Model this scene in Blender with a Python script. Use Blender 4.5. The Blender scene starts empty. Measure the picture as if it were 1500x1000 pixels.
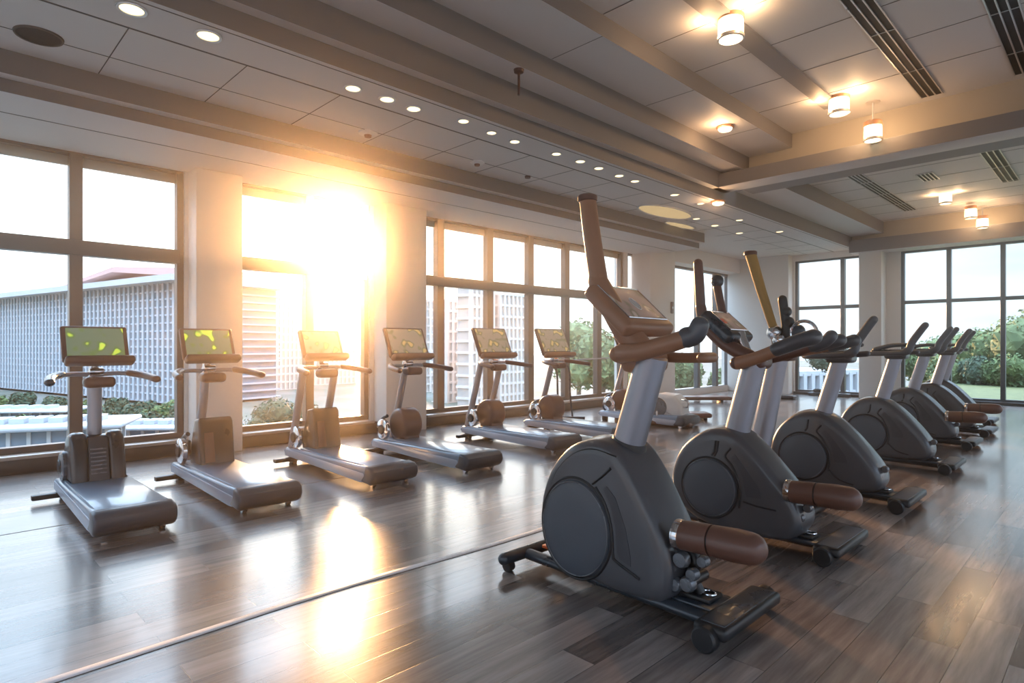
import bpy, bmesh, math, random
from mathutils import Vector, Matrix
random.seed(7)
sc = bpy.context.scene
COL = sc.collection
PI = math.pi
# ------------------------------------------------------------------ camera
TH = math.radians(45.5); FPX = 885.0; CH = 1.35; HX, HY = 750.0, 505.0
FW = Vector((-math.sin(TH), math.cos(TH), 0)); RT = Vector((math.cos(TH), math.sin(TH), 0))
cam_d = bpy.data.cameras.new('camera'); cam = bpy.data.objects.new('camera', cam_d); COL.objects.link(cam)
cam.location = (0, 0, CH); cam.rotation_euler = (PI/2, 0, TH)
cam_d.sensor_width = 36; cam_d.lens = FPX/1500*36; cam_d.shift_y = 5/1500
cam_d.clip_end = 2000; cam_d.clip_start = 0.05
sc.camera = cam
def at_z(px, py, z):
    d = (z-CH)*FPX/(HY-py); return FW*d + RT*((px-HX)/FPX*d) + Vector((0, 0, z))
def at_d(px, py, d):
    return FW*d + RT*((px-HX)/FPX*d) + Vector((0, 0, CH+(HY-py)/FPX*d))
SUN = (FW + RT*((518-HX)/FPX) + Vector((0, 0, (HY-372)/FPX))).normalized()

# ------------------------------------------------------------------ materials
MATS = {}
def N(nt, t, **kw):
    n = nt.nodes.new(t)
    for k, v in kw.items(): setattr(n, k, v)
    return n
def mat(name, col, rough=.5, metal=0.0, spec=.5, emis=None, es=0, coat=0, var=.0, vscale=6, bump=0, bscale=60):
    if name in MATS: return MATS[name]
    m = bpy.data.materials.new(name); m.use_nodes = True; nt = m.node_tree
    b = nt.nodes['Principled BSDF']
    b.inputs['Base Color'].default_value = (*col, 1); b.inputs['Roughness'].default_value = rough
    b.inputs['Metallic'].default_value = metal; b.inputs['Specular IOR Level'].default_value = spec
    b.inputs['Coat Weight'].default_value = coat; b.inputs['Coat Roughness'].default_value = .12
    if emis:
        b.inputs['Emission Color'].default_value = (*emis, 1); b.inputs['Emission Strength'].default_value = es
    tc = N(nt, 'ShaderNodeTexCoord')
    if var:
        no = N(nt, 'ShaderNodeTexNoise'); no.inputs['Scale'].default_value = vscale; no.inputs['Detail'].default_value = 4
        nt.links.new(tc.outputs['Object'], no.inputs['Vector'])
        mr = N(nt, 'ShaderNodeMapRange'); mr.inputs['To Min'].default_value = 1-var; mr.inputs['To Max'].default_value = 1+var
        nt.links.new(no.outputs['Fac'], mr.inputs['Value'])
        vm = N(nt, 'ShaderNodeVectorMath', operation='SCALE'); vm.inputs[0].default_value = col
        nt.links.new(mr.outputs['Result'], vm.inputs['Scale']); nt.links.new(vm.outputs['Vector'], b.inputs['Base Color'])
        mr2 = N(nt, 'ShaderNodeMapRange'); mr2.inputs['To Min'].default_value = max(.02, rough-.06); mr2.inputs['To Max'].default_value = rough+.06
        nt.links.new(no.outputs['Fac'], mr2.inputs['Value']); nt.links.new(mr2.outputs['Result'], b.inputs['Roughness'])
    if bump:
        n2 = N(nt, 'ShaderNodeTexNoise'); n2.inputs['Scale'].default_value = bscale
        nt.links.new(tc.outputs['Object'], n2.inputs['Vector'])
        bp = N(nt, 'ShaderNodeBump'); bp.inputs['Strength'].default_value = bump; bp.inputs['Distance'].default_value = .002
        nt.links.new(n2.outputs['Fac'], bp.inputs['Height']); nt.links.new(bp.outputs['Normal'], b.inputs['Normal'])
    MATS[name] = m; return m
M_wall = mat('wall_paint', (.74, .71, .68), .55, var=.03, vscale=2)
M_ceil = mat('ceiling_paint', (.70, .67, .66), .6, var=.03, vscale=1.5)
M_tan = mat('tan_strip', (.52, .45, .36), .6, var=.03)  # even tan for the strips above both beams
M_grey = mat('grey_panel_and_shade', (.30, .28, .28), .6, var=.03)
M_shade = mat('fascia_shade', (.235, .215, .21), .6, var=.03)  # shade of upright ceiling faces, put into the colour
M_seam = mat('seam_dark', (.13, .11, .10), .7, var=.05)
M_frame = mat('bronze_frame', (.11, .085, .075), .38, metal=.3, var=.08)
M_base = mat('dark_baseboard', (.035, .03, .03), .4, var=.1)
M_sill = mat('sill_metal', (.42, .36, .32), .35, metal=.2, var=.05)
M_body = mat('housing_grey', (.078, .080, .092), .34, coat=.4, var=.06, bump=.15, bscale=400)
M_panel = mat('housing_panel', (.058, .06, .07), .42, var=.06, bump=.2, bscale=500)
M_disc = mat('disc_grey', (.085, .10, .125), .42, var=.05, bump=.3, bscale=700)
M_ring = mat('disc_ring', (.16, .17, .19), .28, metal=.4, var=.05)
M_black = mat('black_rubber', (.015, .015, .017), .4, var=.1)
M_rail = mat('dark_rail', (.04, .05, .065), .28, metal=.3, coat=.3, var=.08)
M_post = mat('satin_post', (.36, .36, .40), .36, metal=.5, var=.03)
M_brown = mat('brown_pad', (.15, .07, .05), .38, coat=.15, var=.08, bump=.2, bscale=300)
M_tanp = mat('tan_plastic', (.36, .18, .105), .4, coat=.15, var=.05, bump=.15, bscale=300)
M_mustard = mat('mustard_grip', (.42, .25, .07), .5, var=.08, bump=.4, bscale=200)
M_chrome = mat('chrome', (.7, .7, .72), .12, metal=1, var=.03)
M_deck = mat('deck_belt', (.21, .29, .40), .30, coat=.55, var=.06, bump=.15, bscale=500)
M_deckside = mat('deck_side', (.46, .50, .58), .32, metal=.35, var=.04)
M_deckend = mat('deck_end', (.050, .060, .080), .35, var=.06)
M_hood = mat('motor_hood', (.026, .027, .032), .3, coat=.4, var=.08)
M_white = mat('white_plastic', (.75, .74, .74), .35, var=.03)
M_slot = mat('vent_slot', (.008, .008, .009), .6, var=.1)
M_alu = mat('vent_metal', (.62, .6, .6), .3, metal=.6, var=.04)
M_edge = mat('mat_edge', (.78, .76, .78), .4, var=.08)
M_yel = mat('yellow_trim', (.35, .27, .03), .5, var=.05)
M_ora = mat('orange_trim', (.55, .10, .02), .4, var=.05)

def glow_mat(name, col, s):
    m = bpy.data.materials.new(name); m.use_nodes = True; nt = m.node_tree; nt.nodes.clear()
    o = N(nt, 'ShaderNodeOutputMaterial'); e = N(nt, 'ShaderNodeEmission')
    e.inputs['Color'].default_value = (*col, 1)
    tc = N(nt, 'ShaderNodeTexCoord'); no = N(nt, 'ShaderNodeTexNoise'); no.inputs['Scale'].default_value = 3
    mr = N(nt, 'ShaderNodeMapRange'); mr.inputs['To Min'].default_value = s*.9; mr.inputs['To Max'].default_value = s*1.1
    nt.links.new(tc.outputs['Object'], no.inputs['Vector']); nt.links.new(no.outputs['Fac'], mr.inputs['Value'])
    nt.links.new(mr.outputs['Result'], e.inputs['Strength']); nt.links.new(e.outputs[0], o.inputs['Surface'])
    return m
M_can = glow_mat('lamp_glow', (1, .80, .48), 4)
M_dl = glow_mat('downlight_glow', (1, .78, .40), 1.8)
M_cove = glow_mat('cove_glow', (1, .72, .38), .4)

def glass_mat():
    m = bpy.data.materials.new('window_glass'); m.use_nodes = True; nt = m.node_tree; nt.nodes.clear()
    o = N(nt, 'ShaderNodeOutputMaterial'); t = N(nt, 'ShaderNodeBsdfTransparent'); t.inputs['Color'].default_value = (.95, .98, .97, 1)
    g = N(nt, 'ShaderNodeBsdfGlossy'); g.inputs['Roughness'].default_value = .02
    fr = N(nt, 'ShaderNodeLayerWeight'); fr.inputs['Blend'].default_value = .12
    mu = N(nt, 'ShaderNodeMath', operation='MULTIPLY'); mu.inputs[1].default_value = .35
    nt.links.new(fr.outputs['Facing'], mu.inputs[0])
    mx = N(nt, 'ShaderNodeMixShader'); nt.links.new(mu.outputs[0], mx.inputs[0])
    nt.links.new(t.outputs[0], mx.inputs[1]); nt.links.new(g.outputs[0], mx.inputs[2])
    nt.links.new(mx.outputs[0], o.inputs['Surface']); return m
M_glass = glass_mat()

def screen_mat(name, base, blob, es=.5):
    m = bpy.data.materials.new(name); m.use_nodes = True; nt = m.node_tree; b = nt.nodes['Principled BSDF']
    b.inputs['Roughness'].default_value = .12; b.inputs['Coat Weight'].default_value = .6
    tc = N(nt, 'ShaderNodeTexCoord'); no = N(nt, 'ShaderNodeTexNoise'); no.inputs['Scale'].default_value = 12; no.inputs['Detail'].default_value = 0
    nt.links.new(tc.outputs['Object'], no.inputs['Vector'])
    cr = N(nt, 'ShaderNodeValToRGB'); e = cr.color_ramp.elements
    e[0].position = .50; e[0].color = (*base, 1); e[1].position = .72; e[1].color = (*blob, 1)
    a = e.new(.64); a.color = (base[0]*.4+blob[0]*.12, base[1]*.5+blob[1]*.12, base[2]*.5, 1)
    nt.links.new(no.outputs['Fac'], cr.inputs['Fac']); nt.links.new(cr.outputs['Color'], b.inputs['Base Color'])
    nt.links.new(cr.outputs['Color'], b.inputs['Emission Color']); b.inputs['Emission Strength'].default_value = es
    return m
M_scr = screen_mat('green_reflection', (.17, .23, .15), (.75, 1.0, .12), .35)  # tree reflections painted as glowing blobs on the screen
M_scr2 = screen_mat('warm_display', (.42, .36, .28), (.70, .56, .26), .2)
M_scr3 = screen_mat('grey_display', (.24, .17, .15), (.33, .26, .23), .25); M_scr3.node_tree.nodes['Principled BSDF'].inputs['Roughness'].default_value = .4; M_scr3.node_tree.nodes['Principled BSDF'].inputs['Coat Weight'].default_value = .1

def floor_mat():
    m = bpy.data.materials.new('plank_floor'); m.use_nodes = True; nt = m.node_tree; b = nt.nodes['Principled BSDF']; L = nt.links.new
    tc = N(nt, 'ShaderNodeTexCoord'); sx = N(nt, 'ShaderNodeSeparateXYZ'); L(tc.outputs['Object'], sx.inputs[0])
    cx = N(nt, 'ShaderNodeCombineXYZ'); L(sx.outputs['Y'], cx.inputs['X']); L(sx.outputs['X'], cx.inputs['Y'])
    br = N(nt, 'ShaderNodeTexBrick'); L(cx.outputs[0], br.inputs['Vector']); br.offset = .37; br.offset_frequency = 2
    br.inputs['Scale'].default_value = 1; br.inputs['Brick Width'].default_value = 1.25; br.inputs['Row Height'].default_value = .175
    br.inputs['Mortar Size'].default_value = .0018; br.inputs['Mortar Smooth'].default_value = .3; br.inputs['Bias'].default_value = 0
    br.inputs['Color1'].default_value = (.0, .0, .0, 1); br.inputs['Color2'].default_value = (1, 1, 1, 1); br.inputs['Mortar'].default_value = (.5, .5, .5, 1)
    # grain stretched along the plank
    mp = N(nt, 'ShaderNodeMapping'); mp.inputs['Scale'].default_value = (22, 1.6, 1); L(tc.outputs['Object'], mp.inputs['Vector'])
    off = N(nt, 'ShaderNodeVectorMath', operation='ADD'); L(mp.outputs[0], off.inputs[0])
    sc_ = N(nt, 'ShaderNodeVectorMath', operation='SCALE'); sc_.inputs['Scale'].default_value = 13; L(br.outputs['Color'], sc_.inputs[0]); L(sc_.outputs[0], off.inputs[1])
    g = N(nt, 'ShaderNodeTexNoise'); g.inputs['Scale'].default_value = 1; g.inputs['Detail'].default_value = 6; g.inputs['Roughness'].default_value = .6; L(off.outputs[0], g.inputs['Vector'])
    mixf = N(nt, 'ShaderNodeMath', operation='MULTIPLY'); L(g.outputs['Fac'], mixf.inputs[0]); mixf.inputs[1].default_value = .75
    bf = N(nt, 'ShaderNodeMath', operation='MULTIPLY'); L(br.outputs['Color'], bf.inputs[0]); bf.inputs[1].default_value = .40
    ad = N(nt, 'ShaderNodeMath', operation='ADD'); L(mixf.outputs[0], ad.inputs[0]); L(bf.outputs[0], ad.inputs[1])
    cr = N(nt, 'ShaderNodeValToRGB'); e = cr.color_ramp.elements
    e[0].position = .28; e[0].color = (.060, .048, .044, 1); e[1].position = .82; e[1].color = (.36, .31, .285, 1)
    a = e.new(.52); a.color = (.18, .148, .135, 1)
    L(ad.outputs[0], cr.inputs['Fac'])
    mm = N(nt, 'ShaderNodeMixRGB', blend_type='MIX'); mm.inputs['Color2'].default_value = (.03, .024, .022, 1)
    L(br.outputs['Fac'], mm.inputs['Fac']); L(cr.outputs['Color'], mm.inputs['Color1']); L(mm.outputs[0], b.inputs['Base Color'])
    n3 = N(nt, 'ShaderNodeTexNoise'); n3.inputs['Scale'].default_value = 1.3; L(tc.outputs['Object'], n3.inputs['Vector'])
    mr = N(nt, 'ShaderNodeMapRange'); mr.inputs['From Min'].default_value = 0; mr.inputs['From Max'].default_value = 1
    mr.inputs['To Min'].default_value = .20; mr.inputs['To Max'].default_value = .35; L(n3.outputs['Fac'], mr.inputs['Value']); b.inputs['Roughness'].default_value = .27
    b.inputs['Specular IOR Level'].default_value = .9; b.inputs['Coat Weight'].default_value = .55; b.inputs['Coat Roughness'].default_value = .13
    bp = N(nt, 'ShaderNodeBump'); bp.inputs['Strength'].default_value = .25; bp.inputs['Distance'].default_value = .001
    inv = N(nt, 'ShaderNodeMath', operation='MULTIPLY_ADD'); inv.inputs[1].default_value = -1; L(br.outputs['Fac'], inv.inputs[0]); L(g.outputs['Fac'], inv.inputs[2])
    L(inv.outputs[0], bp.inputs['Height']); L(bp.outputs[0], b.inputs['Normal'])
    return m
M_floor = floor_mat()

# ------------------------------------------------------------------ mesh builder
def cr_path(pts, n=8, closed=False):
    P = [Vector(p) for p in pts]; out = []; k = len(P)
    for i in range(k if closed else k-1):
        if closed: p0, p1, p2, p3 = P[i-1], P[i], P[(i+1) % k], P[(i+2) % k]
        else: p0, p1, p2, p3 = P[max(i-1, 0)], P[i], P[i+1], P[min(i+2, k-1)]
        for j in range(n):
            t = j/n
            out.append(.5*((2*p1)+(-p0+p2)*t+(2*p0-5*p1+4*p2-p3)*t*t+(-p0+3*p1-3*p2+p3)*t**3))
    if not closed: out.append(P[-1])
    return out
class MB:
    def __init__(s): s.bm = bmesh.new()
    def box(s, a, b, bev=0, M=None, seg=2):
        t = bmesh.new(); bmesh.ops.create_cube(t, size=1)
        c = [(a[i]+b[i])/2 for i in range(3)]; d = [abs(b[i]-a[i]) for i in range(3)]
        for v in t.verts: v.co = Vector((v.co.x*d[0]+c[0], v.co.y*d[1]+c[1], v.co.z*d[2]+c[2]))
        if bev: bmesh.ops.bevel(t, geom=list(t.edges), offset=min(bev, min(d)*.49), segments=seg, affect='EDGES', profile=.5)
        return s._add(t, M)
    def _add(s, t, M=None):
        if M is not None: bmesh.ops.transform(t, matrix=M, verts=t.verts)
        me = bpy.data.meshes.new('tmp'); t.to_mesh(me); t.free(); s.bm.from_mesh(me); bpy.data.meshes.remove(me); return s
    def rings(s, rings, cap=True, closed=False):
        bm = s.bm; R = [[bm.verts.new(p) for p in r] for r in rings]; n = len(R[0])
        seq = list(zip(R, R[1:])) + ([(R[-1], R[0])] if closed else [])
        for A, B in seq:
            for i in range(n):
                try: bm.faces.new((A[i], A[(i+1) % n], B[(i+1) % n], B[i]))
                except ValueError: pass
        if cap and not closed:
            for r in (R[0][::-1], R[-1]):
                try: bm.faces.new(r)
                except ValueError: pass
        return s
    def tube(s, pts, r, n=16, cap=True, round_end=False, flat=1.0, closed=False):
        P = [Vector(p) for p in pts]; k = len(P)
        rr = list(r) if isinstance(r, (list, tuple)) else [r]*k
        if len(rr) != k: rr = [rr[0]+(rr[-1]-rr[0])*i/(k-1) for i in range(k)]
        if round_end:
            d0 = (P[0]-P[1]).normalized(); d1 = (P[-1]-P[-2]).normalized(); A0, R0, A1, R1 = [], [], [], []
            for a in (80, 60, 40, 20):
                t = math.radians(a); A0.append(P[0]+d0*rr[0]*math.sin(t)); R0.append(rr[0]*math.cos(t))
            for a in (20, 40, 60, 80):
                t = math.radians(a); A1.append(P[-1]+d1*rr[-1]*math.sin(t)); R1.append(rr[-1]*math.cos(t))
            if round_end == 'one': A0, R0 = [], []
            P = A0+P+A1; rr = R0+rr+R1; k = len(P)
        up = None; rings = []
        for i, p in enumerate(P):
            if closed: t = (P[(i+1) % k]-P[i-1]).normalized()
            else: t = (P[min(i+1, k-1)]-P[max(i-1, 0)]).normalized()
            if up is None: up = Vector((0, 0, 1)) if abs(t.z) < .9 else Vector((0, 1, 0))
            a = t.cross(up).normalized(); up = a.cross(t).normalized()
            rings.append([p+a*math.cos(q)*rr[i]+up*math.sin(q)*rr[i]*flat for q in [2*PI*j/n for j in range(n)]])
        return s.rings(rings, cap, closed)
    def cyl(s, a, b, r, r2=None, n=24): return s.tube([a, b], [r, r if r2 is None else r2], n)
    def lathe(s, prof, c=(0, 0, 0), axis='z', n=28):
        c = Vector(c); rings = []
        for rad, h in prof:
            ring = []
            for j in range(n):
                q = 2*PI*j/n; u, v = rad*math.cos(q), rad*math.sin(q)
                ring.append(c+(Vector((u, v, h)) if axis == 'z' else Vector((u, h, -v)) if axis == 'y' else Vector((h, u, v))))
            rings.append(ring)
        both = prof[0][0] > .01 and prof[-1][0] > .01
        return s.rings(rings, not both, both)
    def ball(s, c, r, sc3=(1, 1, 1), sub=2):
        t = bmesh.new(); bmesh.ops.create_icosphere(t, subdivisions=sub, radius=r)
        for v in t.verts: v.co = Vector((v.co.x*sc3[0], v.co.y*sc3[1], v.co.z*sc3[2]))+Vector(c)
        return s._add(t)
    def prism(s, prof, y0, y1, bev=0, nb=3, cen=None, bulge=0, dome=0):
        """closed (x,z) outline carried along y with rounded rims"""
        k = len(prof); cx = sum(p[0] for p in prof)/k if cen is None else cen[0]; cz = sum(p[1] for p in prof)/k if cen is None else cen[1]
        rows = []
        def row(y, ins):
            out = []
            for i, (x, z) in enumerate(prof):
                a = prof[i-1]; b = prof[(i+1) % k]; tx, tz = b[0]-a[0], b[1]-a[1]; l = math.hypot(tx, tz) or 1
                out.append(Vector((x-(-tz/l)*-ins*SG, y, z-(tx/l)*-ins*SG)))
            return out
        area = sum(prof[i-1][0]*prof[i][1]-prof[i][0]*prof[i-1][1] for i in range(k)); SG = 1 if area > 0 else -1
        if bev:
            for i in range(nb+1):
                t = i/nb*PI/2; rows.append(row(y0+bev*(1-math.cos(t)), bev*(1-math.sin(t))))
            if bulge: rows.append(row((y0+y1)/2, -bulge))
            for i in range(nb, -1, -1):
                t = i/nb*PI/2; rows.append(row(y1-bev*(1-math.cos(t)), bev*(1-math.sin(t))))
            if dome:
                rows = [row(y0-dome, bev+.028), row(y0-dome*.6, bev+.012)]+rows+[row(y1+dome*.6, bev+.012), row(y1+dome, bev+.028)]
        else: rows = [row(y0, 0), row(y1, 0)]
        return s.rings(rows)
    def build(s, name, m, parent=None, smooth=True, ang=38):
        bmesh.ops.recalc_face_normals(s.bm, faces=s.bm.faces)
        me = bpy.data.meshes.new(name); s.bm.to_mesh(me); s.bm.free(); me.materials.append(m)
        if smooth:
            me.shade_smooth(); me.set_sharp_from_angle(angle=math.radians(ang))
        o = bpy.data.objects.new(name, me); COL.objects.link(o)
        if parent is not None: o.parent = parent
        return o
def thing(name, label, cat, loc=(0, 0, 0), rz=0, group=None):
    o = bpy.data.objects.new(name, None); COL.objects.link(o); o.empty_display_size = .1
    o.location = loc; o.rotation_euler = (0, 0, rz); tag(o, label, cat, group); return o
def tag(o, label, cat, group=None, kind=None):
    o['label'] = label; o['category'] = cat
    if group: o['group'] = group
    if kind: o['kind'] = kind
    return o
def struct(o, label=None, cat=None):
    o['kind'] = 'structure'
    if label: o['label'] = label
    if cat: o['category'] = cat
    return o
CHILD = {}
def copy_tree(o, parent=None):
    c = o.copy(); COL.objects.link(c)
    if parent is not None: c.parent = parent
    for ch in [x for x in bpy.data.objects if x.parent == o and x != c]: copy_tree(ch, c)
    return c
def wbox(name, m, a, b, bev=0, label=None, cat=None, parent=None):
    o = MB().box(a, b, bev).build(name, m, parent)
    return struct(o, label, cat) if parent is None else o

M_frame2 = mat('slate_frame', (.07, .085, .10), .38, metal=.3, var=.08)
# ------------------------------------------------------------------ room shell
XL = -8.2; YB = 17.3; XR = 3.6; YF = -3.6
wbox('floor', M_floor, (XL-.3, YF-.2, -.12), (XR+.2, YB+.2, 0), label='dark grey-brown plank floor, glossy, running under all machines', cat='floor')
H0 = 3.505
# left wall pieces above, below and between the windows
def wall_left():
    m = MB()
    m.box((XL-.28, YF, H0+.02), (XL, 12.45, 4.9)); m.box((XL-.28, YF, -.1), (XL-.03, YB, .17))
    for a, b in ((YF, -1.9), (2.36, 3.0), (4.98, 5.98), (11.72, 11.86), (12.4, 13.6), (YB-.2, YB+.2)): m.box((XL-.28, a, .17), (XL, b, H0+.05))
    m.box((XL-.28, 12.45, 3.42), (XL, YB+.2, 4.9))
    return struct(m.build('wall_left', M_wall), 'white wall around the tall windows behind the treadmills', 'wall')
wall_left()
wb = MB(); wb.box((XL-.3, YB, 3.66), (XR, YB+.28, 4.9)); wb.box((XL-.3, YB, -.1), (XR, YB+.28, .05))
for a, b in ((XL-.3, -6.45), (-4.75, -3.92)): wb.box((a, YB, .05), (b, YB+.28, 3.66))
struct(wb.build('wall_back', M_wall), 'white wall around the far windows', 'wall')
# unseen long side behind the camera; openings added for fill light
wr = MB(); wr.box((XR, YF, 2.9), (XR+.2, YB+.2, 4.9)); wr.box((XR, YF, -.1), (XR+.2, YB+.2, .2))
for y in (-3.6, -.6, 2.4, 5.4, 8.4, 11.4, 14.4, 17.2): wr.box((XR, y, .2), (XR+.2, y+.3, 2.9))
struct(wr.build('wall_right', M_wall))
wf = MB(); wf.box((XL-.3, YF-.2, 2.9), (XR+.2, YF, 4.9)); wf.box((XL-.3, YF-.2, -.1), (XR+.2, YF, .2))  # unseen end wall; openings added so the machines catch daylight
for x in (-8.5, -5.6, -2.6, .4, 3.3): wf.box((x, YF-.2, .2), (x+.4, YF, 2.9))
struct(wf.build('wall_front', M_wall))
wbox('baseboard_left', M_base, (XL-.02, YF, 0), (XL+.10, 12.4, .17), .01)
wbox('baseboard_back', M_base, (-3.9, YB-.08, 0), (XR, YB, .07), .005)
wbox('baseboard_back', M_base, (-6.45, YB-.08, 0), (-4.75, YB, .07), .005)

# ceiling: stepped profile extruded along y (solid, seen from below)
ZT = 5.0
def ceil_piece(name, prof, y0, y1, m=M_ceil):
    mb = MB(); mb.rings([[Vector((x, y0, z)) for x, z in prof], [Vector((x, y1, z)) for x, z in prof]])
    o = mb.build(name, m, smooth=False); o.data.materials.append(M_shade)
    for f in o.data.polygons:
        if abs(f.normal.z) < .5: f.material_index = 1  # upright faces get the darker tone that stands for their shade
    return struct(o, None, None)
left_prof = [(-8.5, ZT), (-8.5, H0), (-6.70, H0), (-6.70, 3.62), (-6.57, 3.62), (-6.57, 3.82), (-4.92, 3.82), (-4.92, 3.99), (-4.80, 3.99), (-4.80, 4.265), (-4.45, 4.265), (-4.45, 4.50), (-3.75, 4.50), (-3.75, 4.72), (XR+.2, 4.72), (XR+.2, ZT)]
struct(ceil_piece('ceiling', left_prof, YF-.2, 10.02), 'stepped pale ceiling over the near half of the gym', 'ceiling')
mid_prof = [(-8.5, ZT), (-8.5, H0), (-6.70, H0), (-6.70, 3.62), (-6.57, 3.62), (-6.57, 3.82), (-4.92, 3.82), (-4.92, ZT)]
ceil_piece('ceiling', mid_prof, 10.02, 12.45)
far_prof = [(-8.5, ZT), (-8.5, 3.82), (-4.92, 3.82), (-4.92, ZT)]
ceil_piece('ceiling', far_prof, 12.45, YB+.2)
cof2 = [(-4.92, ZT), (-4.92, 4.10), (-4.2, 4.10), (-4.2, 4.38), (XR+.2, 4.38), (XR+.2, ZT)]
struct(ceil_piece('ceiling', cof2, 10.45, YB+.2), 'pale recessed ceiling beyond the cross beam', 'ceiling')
wbox('trim_1', M_ceil, (-4.92, 9.58, 3.99), (XR, 10.0, 4.215), .006, 'broad pale ceiling beam crossing between the two recessed ceilings', 'beam')
wbox('trim_13', M_shade, (-4.91, 9.573, 3.998), (XR, 9.58, 4.21), 0, 'thin taupe sheet painting shade on the near face of the ceiling beam', 'trim')  # sheet carries the painted shade of the beam face
wbox('trim_14', M_shade, (-4.91, 16.743, 3.668), (XR, 16.75, 3.975), 0, 'thin taupe sheet painting shade on the beam over the far windows', 'trim')  # same painted shade for the far beam
wbox('trim_2', M_tan, (-4.79, 9.96, 4.21), (XR, 10.03, 4.722), 0, 'tan strip of wall above the ceiling beam', 'trim')
wbox('trim_3', M_grey, (-4.6, 10.0, 4.0), (XR, 10.45, 4.45), 0, 'dark grey strip painted as the shaded recess behind the ceiling beam', 'trim')  # dark colour stands for shadow in the recess behind the beam
wbox('trim_4', M_ceil, (-4.92, 16.75, 3.66), (XR, YB, 3.98), .006, 'pale beam over the far windows', 'beam')
wbox('trim_5', M_tan, (-4.9, 16.95, 3.96), (XR, 17.05, 4.385), 0, 'tan strip of wall above the far windows', 'trim')
wbox('trim_6', M_grey, (-3.02, YF, 4.695), (-2.8, 9.2, 4.725), 0, 'grey panel strip in the near recessed ceiling', 'trim')
# ceiling seams
def seam(y0, y1, x0, x1, z, w=.006):
    return ((x0, y0, z-.002), (x1, y1, z+.004))
sm = MB()
for x, w in ((-6.12, .004), (-5.45, .010)): sm.box((x-w, YF, 3.817), (x+w, YB, 3.824))
sm.box((-4.98-.005, YF, 3.817), (-4.98+.005, YB, 3.824))
for k in range(-4, 18):
    y = 1.17+.905*k; sm.box((-6.56, y-.004, 3.8175), (-5.45, y+.004, 3.824))
sm.box((-7.3, YF, H0-.003), (-7.285, 12.4, H0+.004))
struct(sm.build('trim_7', M_seam, smooth=False), 'dark panel seams in the low ceiling over the treadmills', 'trim')
sm = MB()
for k in range(-10, 3):
    y = 6.84+.93*k; sm.box((-3.74, y-.004, 4.717), (XR, y+.004, 4.724))
for k in range(-6, 3):
    y = 6.84+1.86*k; sm.box((-4.44, y-.003, 4.4975), (-3.75, y+.003, 4.504))
struct(sm.build('trim_8', M_seam, smooth=False), 'fine seams across the near recessed ceiling panels', 'trim')
sm = MB()
for k in range(7): sm.box((-4.19, 11.2+.93*k-.004, 4.377), (XR, 11.2+.93*k+.004, 4.384))
struct(sm.build('trim_9', M_seam, smooth=False), 'fine seams across the far recessed ceiling panels', 'trim')

# columns
def column(x0, x1, y0, y1, z1, label):
    return struct(MB().box((x0, y0, 0), (x1, y1, z1), .012).build('column', M_wall), label, 'column')
column(XL-.05, -7.9, 2.40, 2.95, H0, 'white square column between the first two treadmills')
column(XL-.05, -7.85, 5.05, 5.80, H0, 'white square column beside the sun behind the fourth treadmill')
mb = MB(); mb.prism([(p[0], p[1]) for p in [(-8.25, 12.1), (-7.9, 12.1), (-7.78, 12.16), (-7.72, 12.3), (-7.72, 13.15), (-7.78, 13.26), (-7.9, 13.32), (-8.25, 13.32)]], 0, 3.82)
o = mb.build('column', M_wall)
for v in o.data.vertices: v.co = Vector((v.co.x, v.co.z, v.co.y))
o.data.flip_normals(); struct(o, 'thick white column with rounded edge beyond the treadmills', 'column')
column(XL-.05, -6.5, 17.0, YB+.1, 3.82, 'white corner column at the far left end')
column(-4.72, -4.22, 16.85, YB+.1, 3.82, 'narrow white column between the two far windows')
wbox('trim_10', M_wall, (XL, 13.35, 3.42), (-7.85, 17.0, 3.83), .006, 'white box header beside the far corner column', 'trim')

# windows: frame thing with mullions, transoms and one pane each
WN = [0]
def window(axis, c, u0, u1, z0, z1, mulls, trans, label, fw=.075, dp=.12, mw=.062, blind=True):
    WN[0] += 1; t = thing('window_%d' % WN[0], label, 'window'); t['kind'] = 'structure'; MF = M_frame if axis == 'x' and WN[0] < 4 else M_frame2
    def bx(mb, ua, ub, za, zb, da, db):
        if axis == 'x': mb.box((c+da, ua, za), (c+db, ub, zb), .006, seg=1)
        else: mb.box((ua, c+da, za), (ub, c+db, zb), .006, seg=1)
    f = MB(); bx(f, u0, u0+fw, z0, z1, -dp/2, dp/2); bx(f, u1-fw, u1, z0, z1, -dp/2, dp/2); bx(f, u0, u1, z0, z0+fw, -dp/2-.002, dp/2+.002); bx(f, u0, u1, z1-fw*.7, z1, -dp/2-.002, dp/2+.002)
    f.build('window_frame', MF, t)
    for u in mulls:
        g = MB(); bx(g, u-mw, u+mw, z0+fw*.5, z1-fw*.4, -dp/2-.006, dp/2+.006); g.build('mullion', MF, t)
    for z, h in trans:
        g = MB(); bx(g, u0+fw*.5, u1-fw*.5, z-h, z+h, -dp/2+.006, dp/2+.02); g.build('transom', MF, t)
    edges = [u0]+list(mulls)+[u1]; zs = [z0]+[q[0] for q in trans]+[z1]
    for i in range(len(edges)-1):
        for j in range(len(zs)-1):
            g = MB(); bx(g, edges[i]+.03, edges[i+1]-.03, zs[j]+.03, zs[j+1]-.03, -.004, .004); g.build('pane', M_glass, t)
    s = MB()
    if z0 > .1:
        if axis == 'x': s.box((c-.06, u0, z0-.035), (c+.24, u1, z0+.005), .008)
        s.build('window_sill', M_sill, t) if axis == 'x' else s.bm.free()
    else: s.bm.free()
    if blind and axis == 'x':
        g = MB(); g.box((c-.06, u0+.06, z1-.16), (c-.02, u1-.06, z1-.03), .006); g.build('blind_box', M_sill, t)
    return t
CW = XL-.10
T = [(2.44, .085)]
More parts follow.
